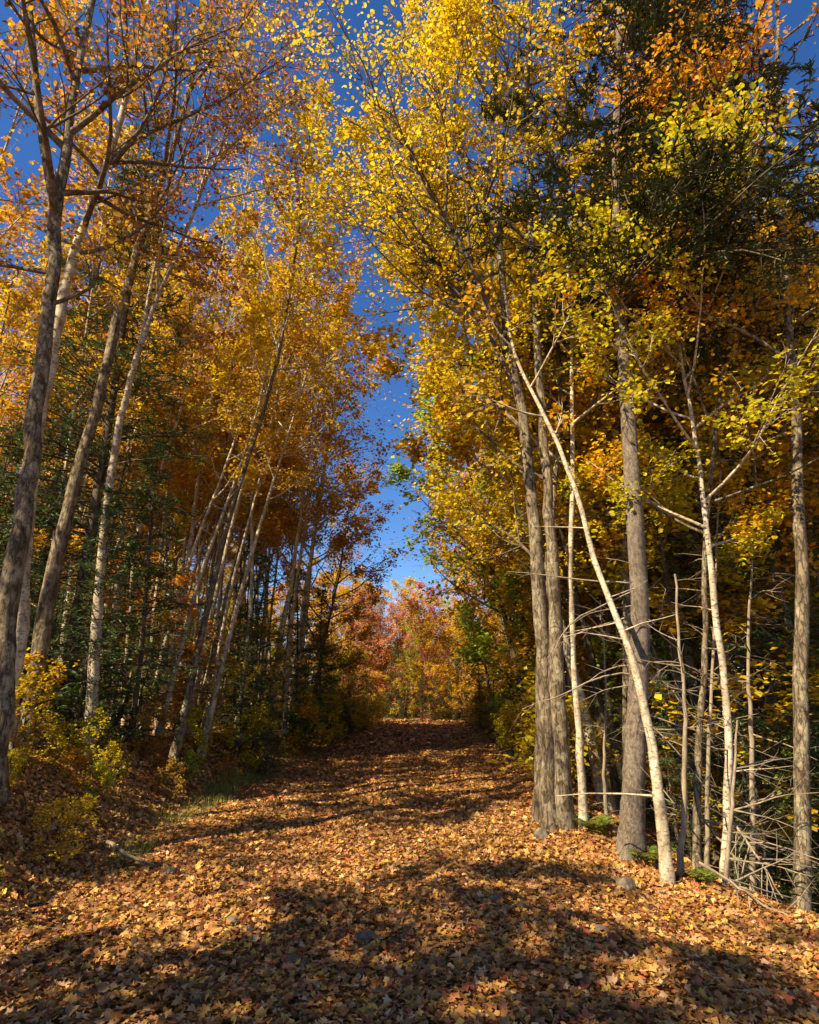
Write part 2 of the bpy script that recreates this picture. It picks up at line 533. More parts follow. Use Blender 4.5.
def make_trunk_mesh(g, Pt, Rd, S, mat, flare=True, stub=None):
    mb = MB()
    K0 = Pt.shape[1]
    if S >= 8:
        K = int(K0 * 1.8)
        f = np.linspace(0, 1, K) ** 1.7 * (K0 - 1)
        ii = np.clip(f.astype(int), 0, K0 - 2); wv = f - ii
        Pt = Pt[:, ii] * (1 - wv)[None, :, None] + Pt[:, ii + 1] * wv[None, :, None]
        Rd = Rd[:, ii] * (1 - wv)[None] + Rd[:, ii + 1] * wv[None]
    Pt = Pt.copy(); Rd = Rd.copy()
    K = Pt.shape[1]
    hgt = Pt[0, :, 2] - Pt[0, 0, 2]
    if flare:
        Rd = Rd * (1 + .38 * np.exp(-hgt / .2))[None] * (1 + .03 * g.normal(size=Rd.shape))
    mb.tubes(Pt, Rd, S)
    # root buttresses and an uneven cross-section
    V = mb.V[0].reshape(K, S, 3)
    th = np.arange(S) * 2 * PI / S
    ph = g.random(3) * 6
    fl = (.30 * np.exp(-hgt / .22))[:, None] * np.cos(4 * th + ph[0])[None] * (.6 + .4 * np.cos(th + ph[1]))[None]
    un = .05 * np.sin(2 * th[None] + ph[1] + hgt[:, None] * .9) + .035 * np.sin(3 * th[None] + ph[2] - hgt[:, None] * 2.1) + .02 * g.normal(size=(K, S))
    ctr = Pt[0][:, None, :]
    mb.V[0] = (ctr + (V - ctr) * (1 + fl + un)[:, :, None]).reshape(-1, 3)
    if stub is not None: mb.tubes(stub[0], stub[1], 4)
    return mb.mesh('trunk', mat, smooth=True)


def deciduous(name, trunk_pts, r0, r1, bark, leaf, g, limbs=None, nlimb=14, t0=.4, limbL=2.6, limb_ang=(.7, 1.15), up=.5,
              nsec=7, ntwig=6, per=18, lsize=.1, tmpl='6', flat=.6, stubs=0, K=26, S=10, bias=None, spread=.07, extra_trunks=(), secL=.42, shape='round', heavy=2.0, limb_bark=None):
    limb_bark = limb_bark or bark
    """returns root Empty; trunk base at origin of root. trunk_pts in world or local coordinates"""
    tp = spline(trunk_pts, K)
    base = tp[0].copy()
    tp = tp - base
    root = empty(name, tuple(base))
    tt = np.linspace(0, 1, K)
    TR = (r0 + (r1 - r0) * tt ** .85)[None]
    TP = tp[None]
    wob = g.normal(size=(K, 3)) * r0 * .13; wob[0] = 0; wob[:, 2] = 0
    TP = TP + wob[None]
    if stubs:
        t = g.random(stubs) * t0 * .95 + .06
        sQ, sR = grow(g, TP, TR, np.zeros(stubs, int), t, 1.3 + .2 * g.normal(size=stubs), .2 + .9 * g.random(stubs) ** 2, 4, -.1, .12, rmin=.004)
        stub = (sQ, sR)
    else: stub = None
    o = link('trunk', make_trunk_mesh(g, TP, TR, S, bark, stub=stub), root)
    allT = [(TP, TR)]
    for (pts, a, b) in extra_trunks:
        q = spline(pts, 18) - base
        RRx = np.linspace(a, b, 18)[None]
        m = MB(); m.tubes(q[None], RRx, 8)
        link('limb', m.mesh('limb', bark, True), root)
        allT.append((q[None], RRx))
    # limbs
    mbr = MB()
    LQ = []; LR = []
    KL = 9
    for (pts, a) in (limbs or []):
        q = spline(pts, KL) - base
        RRx = np.linspace(a, a * .22, KL)[None]
        m = MB(); m.tubes(q[None], RRx, 7)
        link('limb', m.mesh('limb', limb_bark, True), root)
        LQ.append(q[None]); LR.append(RRx)
    for (tP, tR) in allT:
        n = nlimb if tP is TP else max(4, nlimb // 2)
        t = t0 + (1 - t0) * (np.arange(n) + g.random(n) * .8) / n
        if tP is not TP: t = .25 + .75 * (np.arange(n) + .5) / n
        t = np.clip(t, 0, .985)
        idx = np.zeros(n, int)
        u = (t - t0) / (1 - t0)
        if shape == 'round':
            L = limbL * (.55 + .75 * np.sin(PI * np.clip(u * .85 + .12, 0, 1))) * (.75 + .5 * g.random(n))
        else:
            L = limbL * (1.15 - .8 * u) * (.7 + .6 * g.random(n))
        ang = limb_ang[1] + (limb_ang[0] - limb_ang[1]) * u + g.normal(size=n) * .12
        az = np.arange(n) * 2.4 + g.random(n) * .9
        if bias is not None:
            k = g.random(n) < bias[1]
            az = np.where(k, bias[0] + g.normal(size=n) * .6, az)
        Q, RR = grow(g, tP, tR, idx, t, ang, L, KL, up, .09, az=az, rfrac=.75, tip=.2)
        mbr.tubes(Q, RR, 5)
        LQ.append(Q); LR.append(RR)
    LQ = np.concatenate(LQ); LR = np.concatenate(LR)
    # secondaries
    n1 = len(LQ)
    Llen = np.linalg.norm(np.diff(LQ, axis=1), axis=-1).sum(1)
    cnt = np.full(n1, nsec); cnt[:len(limbs or [])] = int(nsec * heavy)
    idx = np.repeat(np.arange(n1), cnt)
    t = .22 + .76 * g.random(len(idx))
    L2 = Llen[idx] * secL * (1.1 - .55 * t) * (.6 + .7 * g.random(len(idx)))
    Q2, R2 = grow(g, LQ, LR, idx, t, .75 + .25 * g.normal(size=len(idx)), L2, 6, .15, .12, horiz=.55, rmin=.004)
    mbr.tubes(Q2, R2, 4)
    Q2a = np.concatenate([Q2]); n2 = len(Q2)
    idx = np.repeat(np.arange(n2), ntwig)
    t = .2 + .8 * g.random(len(idx))
    L3 = np.clip(L2[idx] * .5, .15, .9) * (.6 + .8 * g.random(len(idx)))
    Q3, R3 = grow(g, Q2, R2, idx, t, .8 + .3 * g.normal(size=len(idx)), L3, 4, .0, .16, horiz=.6, rmin=.0025)
    mbr.tubes(Q3, R3, 3)
    link('branches', mbr.mesh('branches', limb_bark, True), root)
    if per > 0:
        ml = MB()
        leaf_fill(g, ml, Q3, per, lsize, flat, tmpl, spread)
        c = link('crown', ml.mesh('crown', leaf), root)
    return root


def conifer(name, H, r0, bark, needles, g, base=.1, Lmax=2.2, whorl=.32, per_w=5, dens=1.0, droop=-.35, nsize=.16, dead_below=0, side=9, taper=.9):
    root = empty(name)
    K = 20
    tt = np.linspace(0, 1, K)
    TP = np.stack([.04 * np.sin(tt * 5), .04 * np.cos(tt * 4), tt * H], -1)[None]
    TP[:, 0, :2] = 0
    TR = (r0 * (1 - .93 * tt))[None]
    link('trunk', make_trunk_mesh(g, TP, TR, 9, bark), root)
    zs = np.arange(base * H, H * .985, whorl)
    n = len(zs) * per_w
    z = np.repeat(zs, per_w) + g.normal(size=n) * whorl * .25
    t = np.clip(z / H, 0, .98)
    u = (t - base) / (1 - base)
    L = Lmax * (np.clip(1 - u, 0, 1) ** taper * .95 + .05) * (.65 + .5 * g.random(n))
    L *= np.where(u < .12, .75, 1)
    az = g.random(n) * 2 * PI
    Q, RR = grow(g, TP, TR, np.zeros(n, int), t, 1.45 - .5 * u, L, 7, droop, .05, az=az, rfrac=.5)
    mb = MB(); mb.tubes(Q, RR, 4)
    idx = np.repeat(np.arange(n), side)
    t2 = .15 + .85 * g.random(len(idx))
    L2 = np.clip(L[idx] * .38 * (1.15 - .75 * t2), .1, .9)
    Q2, R2 = grow(g, Q, RR, idx, t2, .95 + .15 * g.normal(size=len(idx)), L2, 4, -.15, .08, horiz=.85, rmin=.0025)
    mb.tubes(Q2, R2, 3)
    mbc = mb
    ml = MB()
    per = dens * L2.mean() / .034
    w = L2 / L2.sum()
    tot = int(len(Q2) * per)
    ii = g.choice(len(Q2), tot, p=w)
    t3 = .05 + .95 * g.random(tot)
    C, T = sample(Q2, ii, t3)
    C = C + g.normal(size=(tot, 3)) * .012
    Nn = unit(np.array([0, 0, 1.]) + .45 * g.normal(size=(tot, 3)))
    D = unit(T + .75 * g.normal(size=(tot, 3)) * np.array([1, 1, .45]))
    ml.leaves(C, D, Nn, nsize * (.5 + .6 * g.random(tot)), NEED * np.array([1.25, 1, 1]), [[0, 1, 2, 3]], g.random(tot))
    link('crown', ml.mesh('crown', needles), root)
    if dead_below:
        md = mbc
        td = .03 + base * .98 * g.random(dead_below)
        Qd, Rd_ = grow(g, TP, TR, np.zeros(dead_below, int), td, 1.5 + .15 * g.normal(size=dead_below), .25 + 1.1 * g.random(dead_below), 6, -.2, .07, rmin=.004)
        md.tubes(Qd, Rd_, 4)
        i2 = np.repeat(np.arange(dead_below), 4)
        Qe, Re = grow(g, Qd, Rd_, i2, .3 + .7 * g.random(len(i2)), .8, .1 + .3 * g.random(len(i2)), 4, 0, .12, rmin=.0025)
        md.tubes(Qe, Re, 3)
    link('branches', mbc.mesh('branches', M['bark_dark'], True), root)
    return root


def children(o): return [c for c in bpy.data.objects if c.parent == o]


def copy_tree(proto, kids, name=None):
    r = proto.copy()
    COL.objects.link(r)
    out = []
    for k in kids:
        c = k.copy(); COL.objects.link(c); c.parent = r
        out.append(c)
    return r, out


def set_crown(kids, mat):
    for c in kids:
        if c.name.startswith('crown'):
            c.material_slots[0].link = 'OBJECT'
            c.material_slots[0].material = mat


def place(root, x, y, rz, s, lean=(0, 0), dz=-.05):
    """lean = (tilt towards +x, tilt towards +y) in radians"""
    m = Matrix.Rotation(lean[0], 4, 'Y') @ Matrix.Rotation(-lean[1], 4, 'X') @ Matrix.Rotation(rz, 4, 'Z')
    m = Matrix.Translation((x, y, float(ground_z(x, y)) + dz)) @ m @ Matrix.Scale(s, 4)
    root.matrix_basis = m


def on_ground(px, Y):
    """ground point below pixel column px, Y ahead"""
    x, _, _ = P(px, 512, Y)
    # column x depends on row a little; iterate
    z = 0
    for _i in range(6):
        z = float(ground_z(x, Y)) - CAM_H
        cp, sp = math.cos(PITCH), math.sin(PITCH)
        zc = Y * cp + z * sp
        x = (px - 409.5) / FPX * zc
    return (x, Y, float(ground_z(x, Y)) - .06)

# ------------------------------------------------------------------ foreground trees traced at their own distance
def pt(*l): return [P(*a) for a in l]


def ptb(px, Y, *l):
    """trunk that starts on the ground under pixel column px"""
    return [on_ground(px, Y)] + [P(*a) for a in l]


g = np.random.default_rng(101)
# --- left side
t = deciduous('maple_tree', ptb(-12, 6.6, (8, 620, 6.6), (28, 480, 6.7), (46, 330, 6.9), (64, 150, 7.1), (84, 40, 7.3), (112, -90, 7.6)),
              .135, .045, M['bark_maple'], M['rust'], g, limb_bark=M['bark_silhouette'], nlimb=14, t0=.5, limbL=2.6, per=7, lsize=.072, nsec=7, ntwig=5, flat=.8,
              extra_trunks=[(pt((56, 215, 7.0), (40, 120, 6.9), (30, 10, 6.8), (22, -90, 6.8)), .07, .03)])
tag(t, 'thick grey maple trunk leaning in at the far left edge, forked near the top', 'tree', 'big trees at the roadside')
t = deciduous('maple_tree', ptb(8, 7.9, (22, 560, 7.9), (38, 420, 8), (56, 330, 8.1), (72, 262, 8.2), (87, 215, 8.3), (111, 150, 8.4), (138, 51, 8.6), (156, -40, 8.8)),
              .125, .035, M['bark_pale'], M['rust'], g, limb_bark=M['bark_silhouette'], nlimb=11, t0=.5, limbL=2.4, per=6, lsize=.07, nsec=6, ntwig=5, flat=.8,
              limbs=[(pt((108, 160, 8.4), (150, 132, 8.5), (219, 102, 8.7), (262, 72, 8.8), (300, 48, 9)), .042),
                     (pt((112, 165, 8.4), (140, 130, 8.2), (160, 90, 8.1), (172, 40, 8), (180, -20, 8)), .04),
                     (pt((92, 205, 8.3), (130, 188, 8.5), (180, 160, 8.8), (215, 130, 9)), .022)])
tag(t, 'patchy pale maple at left with one long limb reaching over the path', 'tree', 'big trees at the roadside')
t = deciduous('maple_tree', ptb(30, 9.0, (40, 640, 9), (66, 520, 9), (90, 430, 9.1), (108, 362, 9.2), (122, 300, 9.3), (150, 215, 9.5), (178, 128, 9.7), (195, 68, 9.9), (204, 0, 10), (214, -70, 10.2)),
              .125, .03, M['bark_maple'], M['orange'], g, limb_bark=M['bark_silhouette'], nlimb=11, t0=.55, limbL=2.3, per=6, lsize=.068, nsec=7, ntwig=5, flat=.8,
              limbs=[(pt((146, 225, 9.5), (176, 170, 9.5), (206, 90, 9.5), (222, 20, 9.5)), .03)])
tag(t, 'brown curving maple trunk bent to the right in front of the left evergreens', 'tree', 'big trees at the roadside')
t = deciduous('birch_tree', ptb(88, 9.8, (98, 600, 9.8), (108, 500, 9.8), (118, 430, 9.8), (130, 380, 9.8), (143, 340, 9.9), (160, 290, 10), (190, 222, 10.2), (212, 165, 10.4), (250, 130, 10.6), (292, 100, 11)),
              .085, .018, M['bark_birch'], M['rust'], g, nlimb=12, t0=.5, limbL=2.0, per=4, lsize=.08, nsec=8, ntwig=6, flat=.8,
              limbs=[(pt((196, 208, 10.2), (210, 150, 10.2), (222, 90, 10.2), (232, 30, 10.2)), .026),
                     (pt((206, 178, 10.3), (240, 110, 10.4), (262, 60, 10.5), (280, 10, 10.6)), .024)],
              extra_trunks=[(pt((140, 345, 9.9), (152, 280, 9.9), (166, 220, 9.9), (190, 150, 9.9), (205, 90, 9.9)), .035, .012)])
tag(t, 'white birch leaning right on the left side, its thin bare twigs spread on blue sky', 'tree', 'big trees at the roadside')

slim = [  # base px, Y, path..., r0, leaf, bark, label
    (157, 15.5, [(166, 680), (180, 618), (188, 562), (195, 508), (219, 358), (240, 250), (250, 150)], .10, 'gold', 'bark_birch', 'white-flecked trunk rising from the left bank just behind the fallen log'),
    (193, 16.5, [(205, 690), (219, 634), (231, 586), (246, 526), (255, 484), (267, 418), (290, 360), (310, 270), (318, 190)], .11, 'orange', 'bark_maple', 'dark maple trunk on the left that curves right above a pale lower stem'),
    (140, 17, [(146, 700), (151, 650), (160, 560), (170, 470), (182, 380), (196, 280)], .085, 'gold', 'bark_birch', 'thin spotted pale trunk left of the orange sapling'),
    (55, 13, [(60, 680), (64, 640), (74, 560), (88, 470), (104, 380), (120, 300)], .095, 'orange', 'bark_birch', 'pale trunk close to the left edge under the evergreen boughs'),
    (112, 16, [(118, 620), (124, 502), (140, 400), (152, 300)], .075, 'orange', 'bark_pale', 'straight grey stem between the dark evergreens on the left'),
    (124, 18, [(130, 610), (136, 540), (144, 500), (160, 400), (176, 300)], .08, 'gold', 'bark_birch', 'speckled white stem standing in pair behind the left evergreen bough'),
    (186, 19, [(198, 658), (210, 598), (222, 530), (237, 448), (250, 350), (262, 250)], .09, 'gold', 'bark_birch', 'slender birch leaning right in the middle of the left wood'),
    (270, 18, [(279, 646), (290, 592), (297, 540), (306, 470), (316, 380), (330, 280)], .10, 'orange', 'bark_birch', 'white trunk nearest the dark firs at the left road edge'),
    (284, 19, [(290, 640), (296, 590), (306, 520), (318, 440), (334, 350)], .08, 'gold', 'bark_pale', 'thin pale trunk just right of the white one by the dark firs'),
    (226, 20, [(232, 640), (238, 560), (246, 470), (262, 380), (280, 300)], .08, 'gold', 'bark_pale', 'straight thin trunk with high gold crown left of centre'),
    (170, 21, [(176, 640), (184, 560), (192, 460), (204, 350), (214, 260)], .09, 'orange', 'bark_pale', 'tall grey-white stem in the back row of the left wood'),
]
for i, (bx, Y, path, r0, lf, bk, lab) in enumerate(slim):
    pts = [on_ground(bx, Y)] + [P(a, b, Y + .25 * k) for k, (a, b) in enumerate(path)]
    t = deciduous('maple_tree' if bk != 'bark_birch' else 'birch_tree', pts, r0, .022, M[bk], M[lf], g, nlimb=15, t0=.52, limbL=1.8, per=7, lsize=.085, limb_ang=(.4, .95),
                  nsec=6, ntwig=5, tmpl='4', flat=.5, stubs=9, S=8, K=22, bias=(0.0, .35))
    tag(t, lab, 'tree', 'slim trees of the left wood')

# --- right side: clump of three maples
t = deciduous('maple_tree', ptb(551, 8.6, (545, 720, 8.6), (541, 620, 8.6), (535, 540, 8.6), (527, 465, 8.6), (519, 400, 8.6), (508, 345, 8.65), (501, 250, 8.7), (498, 150, 8.8), (494, 51, 8.9), (490, -60, 9)),
              .125, .03, M['bark_maple'], M['yellow'], g, nlimb=7, t0=.6, limbL=2.0, bias=(PI, .7), limb_bark=M['bark_silhouette'], per=20, lsize=.066, nsec=9, ntwig=7, S=12, K=34, flat=.6, heavy=2.4,
              limbs=[(pt((514, 382, 8.6), (480, 322, 8.7), (450, 275, 8.9), (410, 225, 9.2), (350, 162, 9.6)), .06),
                     (pt((506, 350, 8.6), (470, 262, 8.3), (436, 205, 8.2), (400, 150, 8.2), (372, 100, 8.2), (350, 50, 8.2)), .05),
                     (pt((509, 352, 8.65), (478, 285, 9.2), (430, 245, 9.8), (380, 215, 10.4), (330, 190, 11)), .045),
                     (pt((502, 262, 8.7), (482, 200, 8.6), (458, 140, 8.5), (430, 80, 8.4), (415, 20, 8.3)), .04),
                     (pt((523, 430, 8.6), (495, 405, 9), (462, 392, 9.6), (430, 382, 10.4)), .028),
                     (pt((536, 560, 8.6), (516, 540, 9.3), (486, 520, 10.5), (452, 500, 12)), .026),
                     (pt((498, 170, 8.8), (510, 110, 8.8), (520, 40, 8.8), (528, -30, 8.8)), .035),
                     (pt((496, 110, 8.8), (470, 60, 8.9), (450, 0, 9)), .03)])
tag(t, 'tall clump maple whose long dark limbs sweep left over the path', 'tree', 'trunk clump right of the path')
t = deciduous('maple_tree', ptb(566, 8.55, (560, 720, 8.5), (556, 620, 8.5), (551, 540, 8.5), (546, 470, 8.5), (540, 380, 8.5), (533, 290, 8.5), (530, 180, 8.6), (526, 80, 8.7), (530, -50, 8.8)),
              .115, .03, M['bark_maple'], M['gold'], g, nlimb=11, t0=.55, limbL=2.2, limb_bark=M['bark_silhouette'], per=8, lsize=.066, nsec=8, ntwig=6, S=12, K=30, flat=.6,
              limbs=[(pt((535, 300, 8.5), (552, 220, 8.7), (575, 130, 8.9), (590, 60, 9)), .04)])
tag(t, 'right trunk of the maple clump with a bright bare patch low on its bark', 'tree', 'trunk clump right of the path')
t = deciduous('maple_tree', ptb(539, 8.95, (539, 760, 9), (541, 680, 9.1), (544, 600, 9.2), (553, 500, 9.3), (560, 400, 9.5), (556, 300, 9.6), (548, 180, 9.7), (545, 60, 9.8)),
              .085, .02, M['bark_maple'], M['gold'], g, nlimb=10, t0=.45, limbL=2.0, per=9, limb_bark=M['bark_silhouette'], lsize=.10, nsec=6, ntwig=5)
tag(t, 'thinnest dark trunk at the left of the maple clump beside the white stone', 'tree', 'trunk clump right of the path')
t = deciduous('maple_tree', ptb(584, 8.5, (579, 740, 8.5), (573, 650, 8.55), (571, 560, 8.6), (573, 450, 8.7), (571, 340, 8.8), (566, 240, 8.9), (560, 140, 9)),
              .058, .015, M['bark_pale'], M['yellowgreen'], g, nlimb=11, t0=.5, limbL=1.7, per=16, lsize=.066, nsec=6, ntwig=5)
tag(t, 'slim smooth young maple between the trunk clump and the big spruce', 'tree')

# big spruce with dead lower branches
sp = empty('spruce_tree', on_ground(630, 7.7))
b0 = np.array(sp.location)
tp = spline(ptb(630, 7.7, (634, 780, 7.7), (638, 700, 7.7), (640, 620, 7.7), (635, 520, 7.7), (629, 430, 7.75), (622, 340, 7.8), (618, 270, 7.9), (616, 190, 8), (618, 90, 8.1), (622, -60, 8.2)), 36) - b0
TP = tp[None]; K = 36; tt = np.linspace(0, 1, K)
TR = (.138 * (1 - .62 * tt))[None]
link('trunk', make_trunk_mesh(g, TP, TR, 16, M['bark_spruce']), sp)
nb = 46
zb = np.concatenate([g.uniform(.16, .34, 34), g.uniform(.34, .6, nb - 34)])
azs = np.where(g.random(nb) < .5, np.where(g.random(nb) < .55, 0, PI) + g.normal(size=nb) * .45, g.random(nb) * 2 * PI)
Lb = np.concatenate([.25 + 1.5 * g.random(34) ** 1.6, .2 + .6 * g.random(nb - 34)])
Q, RR = grow(g, TP, TR, np.zeros(nb, int), zb, 1.5 + .2 * g.normal(size=nb), Lb, 8, -.35 + .35 * g.normal(size=nb), .10, az=azs, rfrac=.6, rmin=.006)
RR = np.minimum(RR * .75, .0105)
for k in range(nb):
    m = MB(); m.tubes(Q[k:k + 1], RR[k:k + 1], 5)
    i2 = np.zeros(4, int)
    if Lb[k] > .6:
        Qe, Re = grow(g, Q[k:k + 1], RR[k:k + 1], i2, .4 + .6 * g.random(4), .7, .15 + .3 * g.random(4), 4, 0, .12, rmin=.0025)
        m.tubes(Qe, Re, 3)
    link('dead_branch', m.mesh('dead_branch', M['dead_wood'], True), sp)
mb = MB(); ml = MB()
n = 190
zt = g.uniform(.64, .99, n)
Q, RR = grow(g, TP, TR, np.zeros(n, int), zt, 1.35, (3.1 * (1.1 - .55 * (zt - .5) / .5) * 1.15) * (.5 + .6 * g.random(n)), 8, -.55, .09, az=g.normal(size=n) * 1.25)
mb.tubes(Q, RR * .6, 5)
i2 = np.repeat(np.arange(n), 16)
Q2, R2 = grow(g, Q, RR, i2, .2 + .8 * g.random(len(i2)), .95, .25 + .5 * g.random(len(i2)), 4, -.1, .08, horiz=.8, rmin=.0025)
mb.tubes(Q2, R2, 3)
link('branches', mb.mesh('branches', M['bark_dark'], True), sp)
tot = 90000
ii = g.integers(0, len(Q2), tot)
C, T = sample(Q2, ii, g.random(tot))
Nn = unit(np.array([0, 0, 1.]) + .5 * g.normal(size=(tot, 3)))
ml.leaves(C, unit(T + .8 * g.normal(size=(tot, 3))), Nn, .10 * (.6 + .6 * g.random(tot)), NEED * np.array([1.3, 1, 1]), [[0, 1, 2, 3]], g.random(tot))
link('crown', ml.mesh('crown', M['needles_backlit']), sp)
tag(sp, 'big grey spruce trunk crossed by the leaning birch, bristling with dead branches', 'tree')

# leaning birch crossing the spruce
t = deciduous('birch_tree', ptb(668, 7.0, (661, 810, 7.0), (655, 770, 7.0), (648, 725, 7.05), (636, 672, 7.1), (620, 625, 7.25), (598, 572, 7.45), (578, 500, 7.7), (556, 440, 8), (534, 395, 8.2), (512, 345, 8.4), (505, 290, 8.6)),
              .062, .018, M['bark_pale'], M['gold'], g, nlimb=7, t0=.72, limbL=1.1, per=4, lsize=.09, nsec=5, ntwig=4, stubs=7)
tag(t, 'peeling birch leaning left across the spruce trunk toward the maple clump', 'tree')
# right-hand thin trees with the near yellow-green foliage
t = deciduous('maple_tree', ptb(722, 7.4, (728, 800, 7.4), (727, 700, 7.5), (716, 620, 7.5), (708, 540, 7.6), (700, 470, 7.7), (690, 410, 7.8), (680, 350, 7.9), (672, 280, 8), (676, 200, 8.1)),
              .05, .015, M['bark_birch'], M['yellowgreen'], g, nlimb=16, t0=.42, limbL=2.1, per=20, lsize=.07, nsec=6, ntwig=6, flat=.5, stubs=14)
tag(t, 'thin pale-barked tree near the right edge holding sprays of yellow-green leaves', 'tree')
t = deciduous('maple_tree', ptb(697, 7.6, (697, 800, 7.6), (700, 720, 7.6), (706, 640, 7.7), (704, 560, 7.8), (712, 470, 7.9), (722, 380, 8.0), (735, 280, 8.1), (740, 180, 8.2)),
              .05, .014, M['bark_maple'], M['yellow'], g, nlimb=14, t0=.5, limbL=2.0, per=19, lsize=.066, nsec=6, ntwig=5, flat=.5, stubs=12)
tag(t, 'slim brown stem right of the dead snag with yellow leaves high up', 'tree')
t = deciduous('maple_tree', ptb(800, 7.2, (802, 700, 7.3), (800, 560, 7.3), (796, 420, 7.4), (786, 300, 7.4), (782, 180, 7.4), (778, 60, 7.5), (776, -60, 7.6)),
              .09, .025, M['bark_maple'], M['orange'], g, nlimb=13, t0=.45, limbL=2.2, per=19, lsize=.066, nsec=7, ntwig=6, flat=.6, bias=(PI, .3),
              limbs=[(pt((780, 62, 7.4), (750, 68, 7.3), (722, 72, 7.2), (700, 84, 7.1), (660, 92, 7)), .03)])
tag(t, 'orange-leaved maple at the far right edge with a bare limb pointing left', 'tree')
# dead snag
def snag(name, pts, r0, r1, nb, Lr, g, label, bark='dead_wood', azb=None):
    tp = spline(pts, 24); base = tp[0].copy(); tp = tp - base
    tp = tp + g.normal(size=tp.shape) * r0 * .16 * np.array([1, 1, 0]); 
    root = empty(name, tuple(base))
    TPx = tp[None]; TRx = np.linspace(r0, r1, 24)[None]
    link('trunk', make_trunk_mesh(g, TPx, TRx, 8, M[bark], True), root)
    Q, RR = grow(g, TPx, TRx, np.zeros(nb, int), .12 + .86 * g.random(nb), 1.35 + .25 * g.normal(size=nb), Lr * (.3 + g.random(nb)), 7, -.05, .09, rfrac=.5, rmin=.005,
                 az=azb if azb is not None else g.random(nb) * 2 * PI)
    for k in range(nb):
        m = MB(); m.tubes(Q[k:k + 1], RR[k:k + 1], 5)
        Qe, Re = grow(g, Q[k:k + 1], RR[k:k + 1], np.zeros(5, int), .3 + .7 * g.random(5), .8, Lr * .35 * (.4 + g.random(5)), 4, 0, .12, rmin=.0025)
        m.tubes(Qe, Re, 3)
        link('branch', m.mesh('branch', M['dead_wood'], True), root)
    tag(root, label, 'dead tree')
    return root
snag('dead_sapling', ptb(679, 7.2, (683, 820, 7.2), (685, 740, 7.2), (684, 690, 7.2), (679, 640, 7.2), (676, 574, 7.2)), .036, .012, 12, .6, g,
     'bare bleached sapling ending in a broken tip right of the leaning birch', azb=np.where(g.random(12) < .5, 0, PI) + g.normal(size=12) * .5)
snag('dead_sapling', ptb(724, 6.9, (727, 860, 6.85), (734, 780, 6.8), (737, 720, 6.8)), .028, .010, 14, .8, g,
     'short white dead stem low at the right with a fan of brittle branches', azb=g.normal(size=14) * .9)
snag('dead_sapling', ptb(607, 9.5, (604, 760, 9.5), (606, 690, 9.5), (600, 600, 9.5)), .028, .010, 12, .5, g,
     'thin dead stem with drooping twigs left of the big spruce')
snag('dead_sapling', ptb(706, 9.0, (708, 760, 9), (712, 680, 9), (716, 560, 9.1), (720, 470, 9.1)), .032, .010, 16, .7, g,
     'tall dead pole behind the bleached sapling near the right edge')
snag('dead_sapling', ptb(752, 8.6, (752, 760, 8.6), (748, 660, 8.6), (752, 560, 8.6)), .04, .012, 16, .9, g,
     'dead grey pole closest to the right edge, branches criss-crossing')

# ------------------------------------------------------------------ the wood: prototypes, then copies
def straight(H, bend=.5, seed=0):
    r_ = np.random.default_rng(seed)
    b = r_.normal(size=2) * bend
    return [(0, 0, 0), (b[0] * .2, b[1] * .2, H * .3), (b[0] * .6, b[1] * .6, H * .6), (b[0] * .4, b[1] * .9, H)]


g = np.random.default_rng(77)
PROTO = {}
def reg(key, root, kind):
    PROTO[key] = dict(root=root, kids=children(root), used=False, kind=kind)
for i in range(4):   # tall forest-grown maples, high crowns
    reg('tall%d' % i, deciduous('maple_tree', straight(14.5, .9, i), .12, .02, M['bark_pale' if i % 2 else 'bark_maple'], M['gold'], g, nlimb=19, t0=.36 + .05 * i, limbL=2.5,
        nsec=7, ntwig=6, per=11, lsize=.135, tmpl='4', flat=.5, stubs=14, S=7, K=14, spread=.09), 'maple')
for i in range(4):   # slim light-starved poles with a small high crown
    reg('pole%d' % i, deciduous('maple_tree', straight(13, .8, 140 + i), .066, .014, M['bark_pale'], M['gold'], g, nlimb=13, t0=.47 + .03 * i, limbL=1.6, limb_ang=(.4, 1.0),
        nsec=6, ntwig=6, per=6.5, lsize=.09, tmpl='4', flat=.5, stubs=12, S=6, K=12, spread=.07), 'maple')
for i in range(3):   # edge trees with crown nearly to the ground
    reg('edge%d' % i, deciduous('maple_tree', straight(12, .8, 20 + i), .11, .02, M['bark_maple'], M['gold'], g, nlimb=24, t0=.16 + .05 * i, limbL=2.6,
        nsec=7, ntwig=6, per=12, lsize=.13, tmpl='4', flat=.45, S=7, K=14, spread=.09, up=.35), 'maple')
for i in range(3):
    reg('birch%d' % i, deciduous('birch_tree', straight(13, 1.1, 40 + i), .08, .015, M['bark_birch'], M['gold'], g, nlimb=14, t0=.5, limbL=1.6,
        nsec=6, ntwig=5, per=6, lsize=.13, tmpl='4', flat=.6, stubs=16, S=7, K=14), 'birch')
for i in range(2):
    reg('bare%d' % i, deciduous('bare_maple_tree', straight(12.5, .8, 60 + i), .09, .015, M['bark_pale'], M['rust'], g, nlimb=16, t0=.4, limbL=2.2,
        nsec=7, ntwig=7, per=1.2, lsize=.11, tmpl='4', flat=.6, stubs=10, S=7, K=14), 'maple')
for i in range(2):
    reg('sap%d' % i, deciduous('maple_sapling', straight(3.6, .4, 80 + i), .022, .006, M['bark_dark'], M['gold'], g, nlimb=13, t0=.2, limbL=1.1,
        nsec=5, ntwig=4, per=8, lsize=.10, tmpl='4', flat=.3, S=5, K=10, up=.15, limb_ang=(1.0, 1.35), spread=.05), 'sapling')
